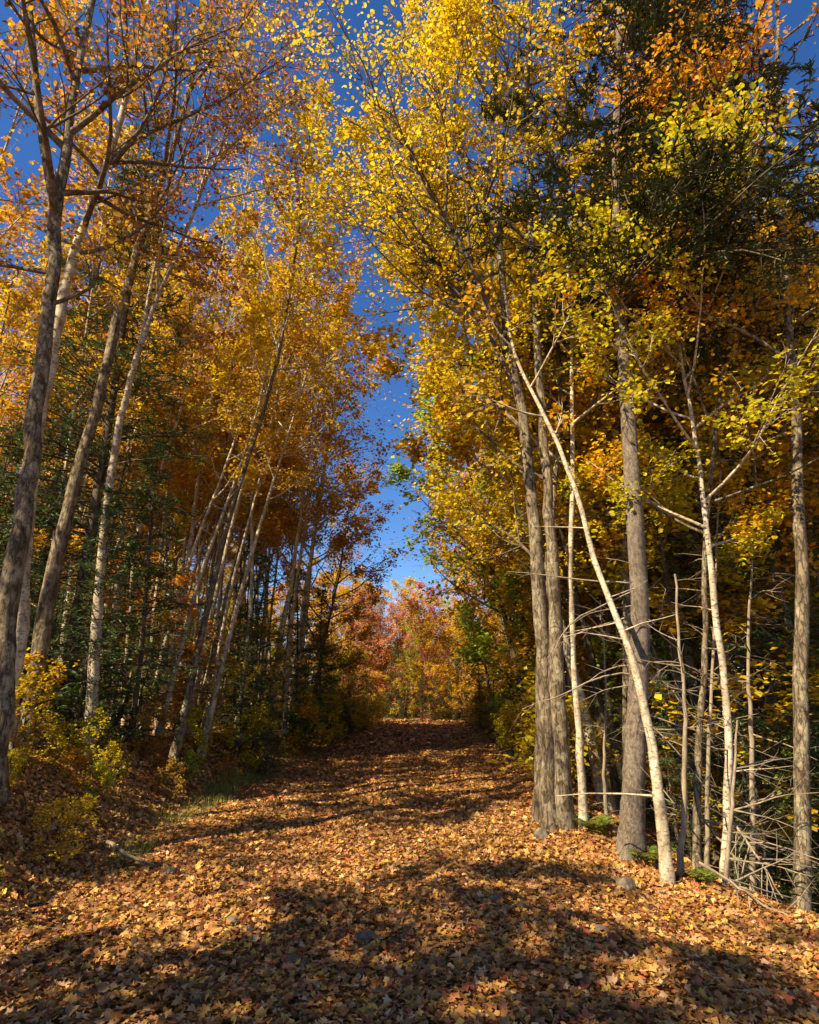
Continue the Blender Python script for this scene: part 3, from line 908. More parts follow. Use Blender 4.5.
for i in range(2):
    reg('shrub%d' % i, deciduous('leafy_shrub', straight(1.3, .3, 90 + i), .014, .005, M['bark_dark'], M['yellowgreen'], g, nlimb=12, t0=.04, limbL=.75,
        nsec=5, ntwig=4, per=6, lsize=.075, tmpl='4', flat=.5, S=5, K=8, up=.5, limb_ang=(.5, 1.0), spread=.04), 'shrub')
for i in range(2):
    reg('fir%d' % i, conifer('fir_sapling', 4.4, .045, M['bark_dark'], M['needles'], g, base=.05, Lmax=1.25, whorl=.2, per_w=6, side=8, nsize=.11, dens=.8), 'fir')
for i in range(2):
    reg('spruce%d' % i, conifer('spruce_tree', 13.5, .13, M['bark_dark'], M['needles'], g, base=.22, Lmax=2.6, whorl=.36, per_w=6, side=10, nsize=.15, dens=.5, dead_below=34), 'spruce')

LEAFNAME = dict(gold='golden', yellow='yellow', orange='orange', rust='russet', red='red', yellowgreen='yellow-green', green='green')
SCAT = []
def put(key, x, y, rz=None, s=1.0, lean=(0, 0), leaf=None, bark=None, label=None, cat='tree'):
    pr = PROTO[key]
    if not pr['used']:
        root, kids = pr['root'], pr['kids']; pr['used'] = True
    else:
        root, kids = copy_tree(pr['root'], pr['kids'])
    if leaf: set_crown(kids, M[leaf])
    else:
        if pr['kind'] in ('spruce', 'fir'): pass
        else: set_crown(kids, M['gold']); leaf = 'gold'
    if bark:
        for c in kids:
            if c.name.startswith('trunk'):
                c.material_slots[0].link = 'OBJECT'; c.material_slots[0].material = M[bark]
    place(root, x, y, g.random() * 2 * PI if rz is None else rz, s, lean)
    if label:
        tag(root, label, cat)
    SCAT.append(dict(root=root, key=key, kind=pr['kind'], leaf=leaf, x=x, y=y, s=s, label=label))
    return root

# explicitly placed
put('spruce0', -5.9, 11.0, s=1.02, lean=(.0, 0), label='tall dark-green spruce filling the left behind the curving maple trunks')
put('spruce1', -8.8, 14.5, s=1.05, label='second green spruce further into the left wood beside the tallest one')
put('fir0', -5.0, 9.8, s=.95, label='bushy fir sapling at the left under the bent maple trunks')
put('fir1', -3.9, 16.5, s=1.15, label='dark fir at the left road edge beside the white trunk')
put('fir0', -3.5, 19.5, s=1.25, label='tallest of the dark firs at the left road edge')
put('fir1', -4.7, 18.0, s=1.3, label='dark fir set one step back from the left road edge')
put('fir0', -3.3, 23.5, s=1.3, label='dark fir at the left road edge where the road narrows')
put('fir1', -6.6, 11.0, s=.8, label='low fir half hidden behind the fallen log on the left')
put('sap0', -5.6, 13.2, s=.95, leaf='orange', label='young maple with flat orange sprays on the left bank', cat='sapling')
put('sap1', -3.7, 13.6, s=.55, leaf='yellowgreen', label='little yellow-green sapling at the left road edge', cat='sapling')
put('sap0', -4.0, 17.2, s=.8, leaf='yellowgreen', label='yellow-green sapling in front of the dark firs', cat='sapling')
put('sap1', -6.2, 16.0, s=.8, leaf='green', label='green-leaved sapling deep in the left wood', cat='sapling')
put('edge0', .8, 45.2, s=.88, leaf='red', label='rose-red maple closing the far end of the path')
put('edge1', -.9, 47.4, s=.82, leaf='red', label='second red maple just behind the rose-red one')
put('edge1', -1.6, 48.0, s=.62, leaf='yellow', label='golden maple left of the red one at the end of the path')
put('edge2', 3.6, 43.5, s=.74, leaf='gold', label='golden maple right of the red one at the end of the path')
put('birch0', .3, 44.4, s=.62, leaf='green', label='slim white trunk standing straight at the end of the path')
put('birch1', 1.5, 43.6, s=.62, leaf='yellow', label='second slim white trunk just right at the end of the path')
put('birch2', -.5, 46.4, s=.58, leaf='yellowgreen', label='short pale trunk left of centre at the end of the path')
put('fir0', 2.6, 42.8, s=1.0, label='small green fir right of the white trunks at the path end')
put('fir1', -1.7, 49.2, s=1.2, label='small green fir left of the white trunks at the path end')
put('pole0', -4.2, 13.2, s=1.0, leaf='gold', lean=(.11, .02), label='golden maple leaning from the left bank over the path, nearest of its row')
put('pole1', -4.2, 16.0, s=1.05, leaf='orange', lean=(.09, .02), label='orange maple leaning from the left bank over the path behind the golden one')
put('tall1', -3.9, 20.6, s=.98, leaf='gold', lean=(.08, 0), label='golden maple at the left road edge behind the tallest dark fir')
put('edge0', -4.2, 36, s=.62, leaf='yellow', label='small bright yellow maple at the left road edge near the path end')
put('tall3', 3.6, 12.2, s=1.0, leaf='gold', lean=(-.07, 0), label='golden maple directly behind the trunk clump on the right')
put('edge1', 5.0, 16.5, s=1.0, leaf='gold', lean=(-.04, 0), label='broad golden maple at the right edge of the path behind the clump')
put('edge0', 5.2, 27.5, s=1.0, leaf='yellow', lean=(-.04, 0), label='bright yellow broad maple right of the sky gap')
put('edge2', 4.4, 33, s=.95, leaf='gold', lean=(-.05, 0), label='golden broad maple at the right road edge near the path end')
put('edge1', 4.2, 38, s=.8, leaf='yellow', lean=(-.04, 0), label='yellow broad maple last at the right road edge')
put('edge0', 3.6, 19.0, s=1.02, rz=1.0, leaf='green', lean=(-.10, 0), label='maple still green standing out on the right of the sky gap')
put('tall0', 6.0, 13.5, s=1.1, leaf='orange', label='orange-red maple behind the yellow-green tree at the right')
put('tall1', 8.4, 12.0, s=1.1, leaf='orange', label='burnt-orange maple showing at the far right above the evergreens')
put('edge1', -3.9, 25.5, s=.84, leaf='gold', lean=(.05, 0), label='broad golden maple leaning from the left into the gap of sky')
put('bare0', -4.0, 22, s=1.05, leaf='rust', lean=(.1, 0), label='nearly leafless grey maple reaching into the gap of sky from the left')

# scatter
cand = []
gs = np.random.default_rng(2024)
taken = [(s_['x'], s_['y'], .9) for s_ in SCAT] + [(-5.5, 8, .8), (2.1, 8.6, 1.5), (2.8, 7.6, 1.2), (3.2, 6.9, 1.0), (3.8, 7.3, .7)]
def free(x, y, d):
    for (a, b, r) in taken:
        if (a - x) ** 2 + (b - y) ** 2 < max(d, r) ** 2: return False
    return True
def scatter(n, xr, yr, dmin, chooser, margin=.8, side=None):
    k = 0; tries = 0
    while k < n and tries < n * 60:
        tries += 1
        y = gs.uniform(*yr)
        x = gs.uniform(*xr)
        l = float(edgeL(y)); r = float(edgeR(y))
        if l - margin < x < r + margin: continue
        if abs(x) > .78 * y + 3.5: continue
        if not free(x, y, dmin): continue
        taken.append((x, y, dmin * .9))
        chooser(x, y); k += 1
def ch(opts):
    ks = list(opts); w = np.array([opts[k_] for k_ in ks], float); w /= w.sum()
    return ks[gs.choice(len(ks), p=w)]
def left_far(x, y):
    ty = ch({'tall': 5, 'birch': 3.4, 'bare': 1.0, 'spruce': .7, 'edge': 2.5 if (y > 22 and x < -6) else 0})
    n_ = {'tall': 4, 'birch': 3, 'bare': 2, 'spruce': 2, 'edge': 3}[ty]
    lf = None if ty == 'spruce' else ('rust' if ty == 'bare' else ch({'gold': 5, 'orange': 2.5, 'rust': 1.0, 'yellow': 1.6, 'yellowgreen': .6}))
    hz = max(abs(x) - 3, 0)
    put('%s%d' % (ty, gs.integers(n_)), x, y, s=gs.uniform(.85, 1.12), lean=(gs.uniform(.01, .10), gs.normal() * .03), leaf=lf,
        bark=None if ty == 'spruce' else ch({'bark_birch': 2, 'bark_pale': 3, 'bark_maple': 1.2}))
def right_pole(x, y):
    ty = ch({'tall': 4, 'birch': 2, 'spruce': 1.2})
    n_ = {'tall': 4, 'birch': 3, 'spruce': 2}[ty]
    put('%s%d' % (ty, gs.integers(n_)), x, y, s=gs.uniform(.75, 1.0), lean=(gs.normal() * .03, gs.normal() * .03), leaf=None if ty == 'spruce' else ch({'gold': 3, 'yellowgreen': 2, 'yellow': 1}),
        bark=ch({'bark_maple': 3, 'bark_dark': 2, 'bark_pale': 1}))
def right_far(x, y):
    ty = ch({'tall': 5, 'birch': 1.6, 'spruce': 1.0, 'edge': 3.2})
    n_ = {'tall': 4, 'birch': 3, 'bare': 2, 'spruce': 2, 'edge': 3}[ty]
    lf = None if ty == 'spruce' else ch({'gold': 4, 'yellow': 3, 'orange': 1.3, 'yellowgreen': 1.6})
    put('%s%d' % (ty, gs.integers(n_)), x, y, s=gs.uniform(.9, 1.15), lean=(gs.uniform(-.06, .01), gs.normal() * .03), leaf=lf,
        bark=None if ty == 'spruce' else ch({'bark_pale': 2, 'bark_maple': 3}))
def left_pole(x, y):
    put('%s%d' % (('pole', gs.integers(4)) if gs.random() < .75 else ('birch', gs.integers(3))), x, y, s=gs.uniform(.85, 1.15), lean=(gs.uniform(.035, .085) * (1 if x < 0 else -.5), gs.normal() * .03),
        leaf=ch({'gold': 4.5, 'yellow': 1.5, 'orange': 2.8, 'rust': 1.2, 'yellowgreen': 1.8}), bark=ch({'bark_birch': 2, 'bark_pale': 4, 'bark_maple': 1}))
scatter(62, (-12, -3.9), (11.5, 26), .7, left_pole)
scatter(9, (-14, -5), (16, 28), 1.3, left_far)
scatter(2, (-9, -4.6), (26, 32), 1.6, left_pole)
scatter(2, (-6.5, -4.6), (31, 43), 1.6, left_pole)
scatter(20, (-24, -9.5), (24, 42), 1.8, lambda x, y: put('edge%d' % gs.integers(3), x, y, s=gs.uniform(.5, .66), leaf=ch({'gold': 3, 'yellow': 2, 'yellowgreen': 2, 'orange': 1})))
scatter(24, (-40, -17), (18, 46), 2.3, left_far)
def end_wood2(x, y):
    put('edge%d' % gs.integers(3), x, y, s=gs.uniform(.5, .72), leaf=ch({'yellow': 3, 'yellowgreen': 3, 'green': 1.5, 'gold': 1}))
scatter(18, (3.2, 9), (10, 16), .9, right_pole)
scatter(22, (4.0, 16), (12, 24), .9, left_pole)
scatter(34, (3.4, 17), (12, 28), 1.4, right_far)
scatter(28, (3.2, 26), (24, 46), 2.1, right_far)

def end_wood(x, y):
    ty = ch({'tall': 2.5, 'edge': 3, 'spruce': 1.1, 'birch': 1.2})
    n_ = {'tall': 4, 'birch': 3, 'spruce': 2, 'edge': 3}[ty]
    lf = None if ty == 'spruce' else ch({'gold': 3, 'orange': 1.2, 'yellow': 2, 'red': .7, 'yellowgreen': .8})
    near = abs(x) < 7
    put('%s%d' % (ty, gs.integers(n_)), x, y, s=(gs.uniform(.65, .85) if y < 60 else gs.uniform(.7, .85)) if near else gs.uniform(.85, 1.05), leaf=lf)
scatter(16, (-9, 9), (46, 54), 1.9, end_wood, margin=.4)
scatter(16, (-7, 7), (48, 60), 1.3, end_wood2, margin=.4)
scatter(44, (-40, 36), (46, 76), 2.6, end_wood, margin=.5)
def low(x, y):
    ty = ch({'sap': 3, 'fir': 3})
    put('%s%d' % (ty, gs.integers(2)), x, y, s=gs.uniform(.6, 1.3), leaf=None if ty == 'fir' else ch({'gold': 2, 'yellowgreen': 2.5, 'orange': 1, 'yellow': 1, 'green': 1}))
scatter(44, (-13, 13), (43.5, 58), 1.0, low, margin=.3)
scatter(40, (-55, 48), (76, 120), 4.0, end_wood, margin=.5)
# understory
def verge(x, y):
    ty = ch({'shrub': 5, 'fir': 2, 'sap': 2})
    put('%s%d' % (ty, gs.integers(2)), x, y, s=gs.uniform(.45, 1.0) if ty == 'shrub' else gs.uniform(.3, .6), leaf=None if ty == 'fir' else ch({'yellowgreen': 3, 'green': 1.5, 'gold': 1.5, 'rust': .7}))
for k in range(34):
    y = gs.uniform(13.5, 40); x = float(edgeL(y)) - abs(gs.normal()) * .5 + .1
    verge(x, y)
for k in range(26):
    y = gs.uniform(15, 40); x = float(edgeR(y)) + abs(gs.normal()) * .5 - .1
    verge(x, y)
scatter(12, (-9, -4.6), (9.5, 16), .7, low)
scatter(16, (3.6, 12), (10, 20), .8, lambda x, y: put('sap%d' % gs.integers(2), x, y, s=gs.uniform(.7, 1.3), leaf=ch({'gold': 2, 'yellowgreen': 3, 'green': 1})))
for (x, y, s_, lf, lab) in [(-4.6, 7.6, .55, 'yellowgreen', 'low yellow-green shrub on the near left bank'), (-5.3, 8.6, .7, 'gold', 'golden shrub on the crest of the near left bank'),
                       (-4.4, 9.2, .5, 'yellowgreen', 'small olive shrub halfway up the left bank'), (-5.4, 10.2, .6, 'green', 'green shrub below the fallen log'),
                       (-4.3, 10.6, .5, 'rust', 'brownish shrub low on the left bank by the grass'), (-5.2, 6.9, .6, 'rust', 'russet shrub nearest the camera on the left bank'),
                       (-3.9, 12.2, .6, 'yellowgreen', 'yellow-green shrub just behind the grass at the left'), (-6.2, 8.0, .9, 'gold', 'tall golden shrub beneath the big left trunks')]:
    put('shrub%d' % gs.integers(2), x, y, s=s_, leaf=lf, label=lab, cat='shrub')
put('fir0', -6.6, 8.9, s=.75, label='fir sapling spreading its boughs by the leftmost big trunk')
put('fir1', -7.4, 10.6, s=1.05, label='taller fir behind the leftmost trunks')
put('sap0', -7.0, 12.0, s=1.0, leaf='orange', label='orange sapling behind the left evergreens', cat='sapling')
scatter(46, (-7, -3.2), (4.8, 13.5), .3, lambda x, y: put('shrub%d' % gs.integers(2), x, y, s=gs.uniform(.2, .38), leaf=ch({'yellowgreen': 3, 'green': 1, 'rust': 2, 'gold': 1})), margin=.3)
def under(x, y):
    ty = ch({'sap': 3, 'fir': 2.6 if x < 0 else 3.4, 'shrub': 2})
    if ty == 'fir': put('fir%d' % gs.integers(2), x, y, s=gs.uniform(.4, 1.0), cat='fir')
    elif ty == 'sap': put('sap%d' % gs.integers(2), x, y, s=gs.uniform(.5, 1.1), leaf=ch({'gold': 2, 'yellowgreen': 2.5, 'orange': 1, 'green': 1}))
    else: put('shrub%d' % gs.integers(2), x, y, s=gs.uniform(.6, 1.2), leaf=ch({'gold': 1, 'yellowgreen': 3, 'green': 1.5, 'rust': .7}))
scatter(40, (-14, -3.0), (11.5, 34), .8, under, margin=.25)
scatter(34, (-24, -5.5), (16, 40), 1.1, low, margin=1)
scatter(54, (2.6, 14), (9.5, 34), .8, under, margin=.35)
scatter(30, (5.0, 22), (11, 30), 1.1, low, margin=1)
scatter(12, (4.5, 10), (9, 15), .8, lambda x, y: put('fir%d' % gs.integers(2), x, y, s=gs.uniform(.6, 1.1)), margin=.5)
scatter(14, (-3.5, 4.5), (42, 48), .8, under, margin=.3)
scatter(24, (-30, 26), (34, 60), 1.2, under, margin=.3)

# trees beside and behind the camera on the sunny side: they throw the shade on the foreground
for (x, y, key, s_, lf) in SHADERS:
    put(key, x, y, s=s_, lean=(.03, 0), leaf=lf)
for k_, pr in PROTO.items():
    if not pr['used']:
        for c in pr['kids']: bpy.data.objects.remove(c)
        bpy.data.objects.remove(pr['root'])
for (x, y, key, s_, lf) in [(-3.4, 50.5, 'edge1', .95, 'gold'), (-1.6, 52.5, 'edge2', 1.0, 'yellow'), (-5.6, 49.0, 'edge0', .92, 'yellow'), (.6, 54.0, 'edge0', 1.0, 'orange'),
                            (-4.6, 54.5, 'tall1', 1.0, 'gold'), (-.4, 57.0, 'tall0', 1.0, 'yellow'), (2.6, 52.0, 'edge1', .95, 'gold'), (-2.6, 46.8, 'edge2', .8, 'red')]:
    put(key, x, y, s=s_, leaf=lf)
# labels for the scattered trees
ORD = ['first', 'second', 'third', 'fourth', 'fifth', 'sixth', 'seventh', 'eighth', 'ninth', 'tenth', 'eleventh', 'twelfth', 'thirteenth', 'fourteenth',
       'fifteenth', 'sixteenth', 'seventeenth', 'eighteenth', 'nineteenth', 'twentieth']
ORD += ['twenty-' + q for q in ORD[:9]]
KINDW = dict(pole='thin pole-like maple', tall='tall slim maple', edge='full-crowned maple', birch='slender birch', bare='nearly leafless maple', spruce='dark spruce', fir='young fir', sap='maple sapling', shrub='leafy shrub')
CATW = dict(pole='tree', tall='tree', edge='tree', birch='tree', bare='tree', spruce='tree', fir='fir', sap='sapling', shrub='shrub')
buckets = {}
for s_ in SCAT:
    if s_['label']: continue
    fam = s_['key'].rstrip('0123456789')
    y = s_['y']
    side = 'left' if s_['x'] < 0 else 'right'
    if y < 9: zone = 'beside the photographer on the ' + side
    elif y < 14.5: zone = 'at the front of the %s wood' % side
    elif y < 20: zone = 'in the near %s wood' % side
    elif y < 32: zone = 'in the middle %s wood' % side
    elif y < 46: zone = 'in the far %s wood' % side
    else: zone = 'past the path end at ' + side
    col = (LEAFNAME[s_['leaf']] + ' ') if s_['leaf'] else ''
    buckets.setdefault((fam, col, zone), []).append(s_)
split = {}
for (fam, col, zone), L in buckets.items():
    if len(L) <= 14: split[(fam, col, zone)] = L; continue
    L.sort(key=lambda q: q['y'])
    n3 = 3 if len(L) > 28 else 2
    for i_, nm in enumerate(['front part', 'back part'] if n3 == 2 else ['front part', 'middle part', 'back part']):
        split[(fam, col, zone + ', ' + nm)] = L[len(L) * i_ // n3: len(L) * (i_ + 1) // n3]
buckets = split
for (fam, col, zone), L in buckets.items():
    L.sort(key=lambda q: q['x'] / max(q['y'], .5))
    for i, q in enumerate(L):
        if len(L) == 1: lab = 'the only %s%s %s' % (col, KINDW[fam], zone)
        else: lab = '%s%s %s, %s from the left' % (col, KINDW[fam], zone, ORD[i])
        tag(q['root'], lab, CATW[fam], {'tree': 'trees of the wood', 'fir': 'young firs under the trees', 'sapling': 'saplings under the trees', 'shrub': 'shrubs under the trees'}[CATW[fam]])
    if len(L) > 20: print('BUCKET', fam, col, zone, len(L))

# ------------------------------------------------------------------ fallen leaves
g = np.random.default_rng(303)
def ground_normal(x, y):
    e = .05
    dx = (ground_z(x + e, y) - ground_z(x - e, y)) / (2 * e)
    dy = (ground_z(x, y + e) - ground_z(x, y - e)) / (2 * e)
    return unit(np.stack([-dx, -dy, np.ones_like(dx)], -1))
def strew(mb, n, xr, yr, size, tilt, tm=True, keep=None, power=1.0):
    y = yr[0] + (yr[1] - yr[0]) * g.random(n) ** power
    x = g.uniform(xr[0], xr[1], n)
    k = (np.abs(x) < .78 * y + 1.2)
    if keep is not None: k &= keep(x, y)
    x = x[k]; y = y[k]; n = len(x)
    z = ground_z(x, y)
    Nn = unit(ground_normal(x, y) + tilt * g.normal(size=(n, 3)))
    Nn[:, 2] = np.abs(Nn[:, 2])
    D = g.normal(size=(n, 3))
    sz = size * (.55 + .8 * g.random(n))
    C = np.stack([x, y, z + .008 + .022 * g.random(n) + .25 * sz * (1 - Nn[:, 2])], -1)
    # colour drifts in patches
    pt_ = .5 + .5 * vnoise(x, y, .9, 3.3)
    rnd = np.clip(g.random(n) * .8 + .2 * pt_, 0, .999)
    curl = g.uniform(-1.2, 1.6, n)
    if tm:
        tmp = MAPLE
        mb.leaves(C, D, Nn, sz, tmp, MAPLEF, rnd)
        V = mb.V[-1].reshape(n, len(tmp), 3)
        V += (curl - 1)[:, None, None] * sz[:, None, None] * tmp[None, :, 2:3] * Nn[:, None, :]
        mb.V[-1] = V.reshape(-1, 3)
    else:
        mb.leaves(C, D, Nn, sz, LEAF4 - np.array([0, .5, 0]), LEAF4F, rnd)
mb = MB()
onroad = lambda x, y: (x > edgeL(y) - .3) & (x < edgeR(y) + .5)
strew(mb, 90000, (-7, 6.5), (2.6, 10), .048, .36)
strew(mb, 60000, (-9, 5), (9.5, 18), .056, .34)
mb0 = mb; mb = MB()
strew(mb, 90000, (-7, 6.5), (2.6, 13), .042, .45, tm=False)
mb0b = mb; mb = mb0
# small curled and broken leaves share the carpet mesh
off = mb.n
mb.V += mb0b.V; mb.Q += [q + off for q in mb0b.Q]; mb.A += mb0b.A; mb.n += mb0b.n
mb2 = MB()
strew(mb2, 90000, (-16, 16), (9, 30), .09, .35, tm=False)
strew(mb2, 80000, (-4, 4), (13, 46), .085, .3, tm=False, keep=onroad)
strew(mb2, 26000, (-30, 30), (20, 50), .22, .35, tm=False)
o1 = mb.mesh('fallen_leaves', M['litter'])
o2 = mb2.mesh('fallen_leaves_far', M['litter'])
bm = bmesh.new(); 
lo = link('fallen_leaves', o1)
tag(lo, 'carpet of fallen maple leaves covering the near path and banks', 'fallen leaves', kind='stuff')
tag(link('fallen_leaves', o2), 'scatter of fallen leaves on the distant path and forest floor', 'fallen leaves', kind='stuff')

# ------------------------------------------------------------------ small twigs in the litter
n = 900
y = 3 + 13 * g.random(n) ** 1.3; x = g.uniform(-6.5, 5, n)
az = g.random(n) * 2 * PI; L = .06 + .22 * g.random(n) ** 2
z = ground_z(x, y) + .02
d = np.stack([np.cos(az), np.sin(az), .12 * g.normal(size=n)], -1)
p0 = np.stack([x, y, z], -1)
bend = .12 * g.normal(size=(n, 3)) * np.array([1, 1, .3])
tw = np.stack([p0, p0 + d * (L * .5)[:, None] + bend * L[:, None], p0 + d * L[:, None]], 1)
m = MB(); m.tubes(tw, np.stack([.0035 + 0 * L, .003 + 0 * L, .0015 + 0 * L], 1), 4)
tag(link('fallen_twigs', m.mesh('fallen_twigs', M['dead_wood'], True)), 'little dry twigs strewn among the fallen leaves', 'twigs', kind='stuff')

# ------------------------------------------------------------------ grass
def grass(name, spots, label):
    C = []; D = []; S_ = []
    for (x, y, r, n, h) in spots:
        a = g.random(n) * 2 * PI; q = r * np.sqrt(g.random(n))
        xx = x + q * np.cos(a) * .6; yy = y + q * np.sin(a)
        C.append(np.stack([xx, yy, ground_z(xx, yy) - .01], -1)); S_.append(h * (.4 + .8 * g.random(n)))
    C = np.concatenate(C); S_ = np.concatenate(S_); n = len(C)
    up = unit(np.array([0, 0, 1.]) + .35 * g.normal(size=(n, 3)))
    side = g.normal(size=(n, 3)); side[:, 2] = 0
    Nn = unit(side - (side * up).sum(-1, keepdims=True) * up)
    tm = np.array([[-.022, 0, 0], [.022, 0, 0], [.018, .45, .04], [-.018, .45, .04], [.004, 1, .28], [-.004, 1, .28]])
    m = MB(); m.leaves(C, up, Nn, S_, tm, [[0, 1, 2, 3], [3, 2, 4, 5]], g.random(n))
    tag(link(name, m.mesh(name, M['grass'])), label, 'grass', kind='stuff')
sp_ = []
for k in range(60):
    y = g.uniform(7.0, 24); x = float(edgeL(y)) - abs(g.normal()) * .35 + .12
    sp_.append((x, y, .35, int(40 + 80 * g.random()), .13))
sp_ += [(-3.25, 11.5, .5, 420, .2), (-3.3, 12.6, .6, 420, .22), (-3.2, 10.6, .5, 260, .15), (-3.0, 7.2, .3, 100, .1), (-2.4, 5.4, .25, 160, .07), (-3.6, 9.0, .7, 260, .12)]
grass('grass', sp_, 'thin green and straw grass along the left edge of the path')
sp_ = []
for k in range(26):
    y = g.uniform(13, 38); x = float(edgeR(y)) + abs(g.normal()) * .3
    sp_.append((x, y, .4, 120, .2))
grass('grass', sp_, 'sparse green grass along the right edge of the distant path')

# ------------------------------------------------------------------ ferns
def fern(x, y, s, label, n=9):
    root = empty('fern', (x, y, float(ground_z(x, y)) + .01))
    for k in range(n):
        az = k * 2 * PI / n + g.normal() * .2
        tt = np.linspace(0, 1, 9)
        L = s * g.uniform(.75, 1.1)
        q = np.stack([np.cos(az) * tt * L * .8, np.sin(az) * tt * L * .8, L * (.95 * tt - .62 * tt ** 2.2)], -1)[None]
        m = MB()
        m.tubes(q, np.linspace(.004, .0015, 9)[None] , 3)
        nL = 44
        ti = np.repeat(np.linspace(.12, .98, nL // 2), 2)
        C, T = sample(q, np.zeros(nL, int), ti)
        sd = unit(np.cross(T, np.array([0, 0, 1.])))
        sg = np.tile([1, -1], nL // 2)[:, None]
        D = unit(sd * sg + .35 * T)
        Nn = unit(np.cross(sd, T) * 1.0 + .15 * g.normal(size=(nL, 3)))
        ln = L * .26 * np.sin(PI * np.clip(ti * .85 + .12, 0, 1)) * (.9 + .2 * g.random(nL)) + .01
        base = len(m.V[0])
        m.A.append(np.zeros(base))
        tm = np.array([[0, 0, 0], [.13, .35, 0], [0, 1, -.1], [-.13, .35, 0]])
        m.leaves(C, D, Nn, ln, tm, [[0, 1, 2, 3]], g.random(nL))
        link('frond', m.mesh('frond', M['fern']), root)
    tag(root, label, 'fern', 'ferns on the verge')
x, y, _ = on_ground(596, 8.35); fern(x, y, .42, 'bright green fern between the slim maple and the big spruce')
x, y, _ = on_ground(650, 7.5); fern(x, y, .36, 'small fern at the foot of the leaning birch, right of the spruce')
x, y, _ = on_ground(706, 7.0); fern(x, y, .3, 'low fern beside the thin pale tree at the right verge')

# ------------------------------------------------------------------ stones
def stone(px, Y, sx, sy, sz, seed, label, lift=.35):
    lift -= .45; sx *= .85; sy *= .85
    r_ = np.random.default_rng(seed)
    bm = bmesh.new(); bmesh.ops.create_icosphere(bm, subdivisions=4, radius=1)
    ph = r_.random(9) * 6
    for v in bm.verts:
        c = v.co
        d = 1 + .16 * math.sin(2.3 * c.x + ph[0]) * math.cos(2.1 * c.y + ph[1]) + .09 * math.sin(4.3 * c.y + ph[2] + 2 * c.z) + .05 * math.sin(9 * c.x + ph[3]) * math.sin(8 * c.z + ph[4])
        c *= d
        # facets
        for k in range(5):
            a = ph[4] + k * 1.3; nn = Vector((math.cos(a), math.sin(a), .5 * math.sin(ph[5] + k * 2)))
            nn.normalize(); q = c.dot(nn)
            if q > .78: c -= nn * (q - .78) * .8
        v.co = Vector((c.x * sx, c.y * sy, c.z * sz))
    me = bpy.data.meshes.new('stone'); bm.to_mesh(me); bm.free()
    me.polygons.foreach_set('use_smooth', np.ones(len(me.polygons), dtype=bool))
    me.materials.append(M['rock'])
    o = link('stone', me)
    x, y, z = on_ground(px, Y)
    o.location = (x, y, float(ground_z(x, y)) + sz * lift); o.rotation_euler = (0, 0, r_.random() * 6)
    tag(o, label, 'stone', 'stones beside and in the path')
stone(543, 8.25, .12, .10, .10, 1, 'rounded pale stone at the foot of the maple clump', .6)
stone(626, 6.75, .13, .12, .10, 2, 'dark rounded stone half buried on the right verge in front of the spruce', .55)
stone(366, 4.95, .10, .09, .06, 3, 'flat grey stone in the middle of the path near the bottom of the photo', .45)
stone(494, 5.75, .10, .07, .045, 4, 'small bluish stone in the path right of the middle', .4)
stone(170, 6.6, .10, .10, .07, 5, 'angular grey stone at the left foot of the bank', .5)
stone(290, 4.55, .12, .1, .05, 6, 'low flat stone at the bottom left of the middle of the path', .2)
stone(438, 7.4, .07, .06, .04, 11, 'little brownish stone in the middle of the path further up', .45)
stone(232, 5.3, .09, .08, .05, 12, 'half-buried brown stone at the lower left of the path', .3)
stone(600, 5.2, .09, .08, .05, 13, 'half-buried brown stone at the lower right of the path', .3)
stone(510, 17, .16, .13, .12, 8, 'distant pale stone at the right edge of the path', .5)

# ------------------------------------------------------------------ log and fallen branches
def fallen(name, pts, r0, r1, nb, label, cat, bark='dead_wood', Lr=.5, S=9, seed=1):
    g2 = np.random.default_rng(seed)
    q = spline(pts, 16); base = q[0].copy(); q = q - base
    q += g2.normal(size=q.shape) * r0 * .3
    root = empty(name, tuple(base))
    m = MB(); m.tubes(q[None], (np.linspace(r0, r1, 16) * (1 + .12 * g2.normal(size=16)))[None], S)
    link('stem', m.mesh('stem', M[bark], True), root)
    if nb:
        Q, RR = grow(g2, q[None], np.linspace(r0, r1, 16)[None], np.zeros(nb, int), .2 + .75 * g2.random(nb), .8, Lr * (.4 + g2.random(nb)), 6, .1, .1, rmin=.003)
        for k in range(nb):
            mm = MB(); mm.tubes(Q[k:k + 1], RR[k:k + 1], 5)
            link('branch', mm.mesh('branch', M[bark], True), root)
    tag(root, label, cat)
def gp(px, Y, dz):
    x, y, z = on_ground(px, Y); return (x, y, z + .06 + dz)
fallen('fallen_log', [gp(98, 11.2, .10), gp(120, 11.5, .10), gp(150, 12.0, .14), (gp(182, 12.6, .3))], .10, .035, 3, 'dark rotting log lying on top of the left bank', 'log', 'bark_dark', .6, seed=3)
fallen('fallen_branch', [gp(104, 11.4, .05), (gp(116, 11.7, .42)), gp(124, 12.2, .95)], .06, .03, 2, 'dark broken limb propped up on the fallen log', 'branch', 'bark_dark', .5, seed=4)
fallen('fallen_branch', [gp(106, 7.2, .14), gp(125, 7.0, .09), gp(142, 6.9, .05), gp(160, 6.8, .02)], .02, .008, 3, 'bleached broken branch sloping down the left bank', 'branch', 'dead_wood', .25, seed=5)
fallen('fallen_branch', [gp(84, 6.6, .16), gp(92, 6.4, .08), gp(98, 6.2, .02)], .018, .01, 1, 'short thick root-like stick poking from the left bank', 'branch', 'bark_dark', .2, seed=6)
fallen('fallen_branch', [gp(704, 6.5, .35), gp(735, 6.4, .18), gp(765, 6.2, .05), gp(790, 6.0, .03)], .014, .005, 9, 'dead twiggy branch fanned out over the verge at the lower right', 'branch', 'dead_wood', .8, seed=7)
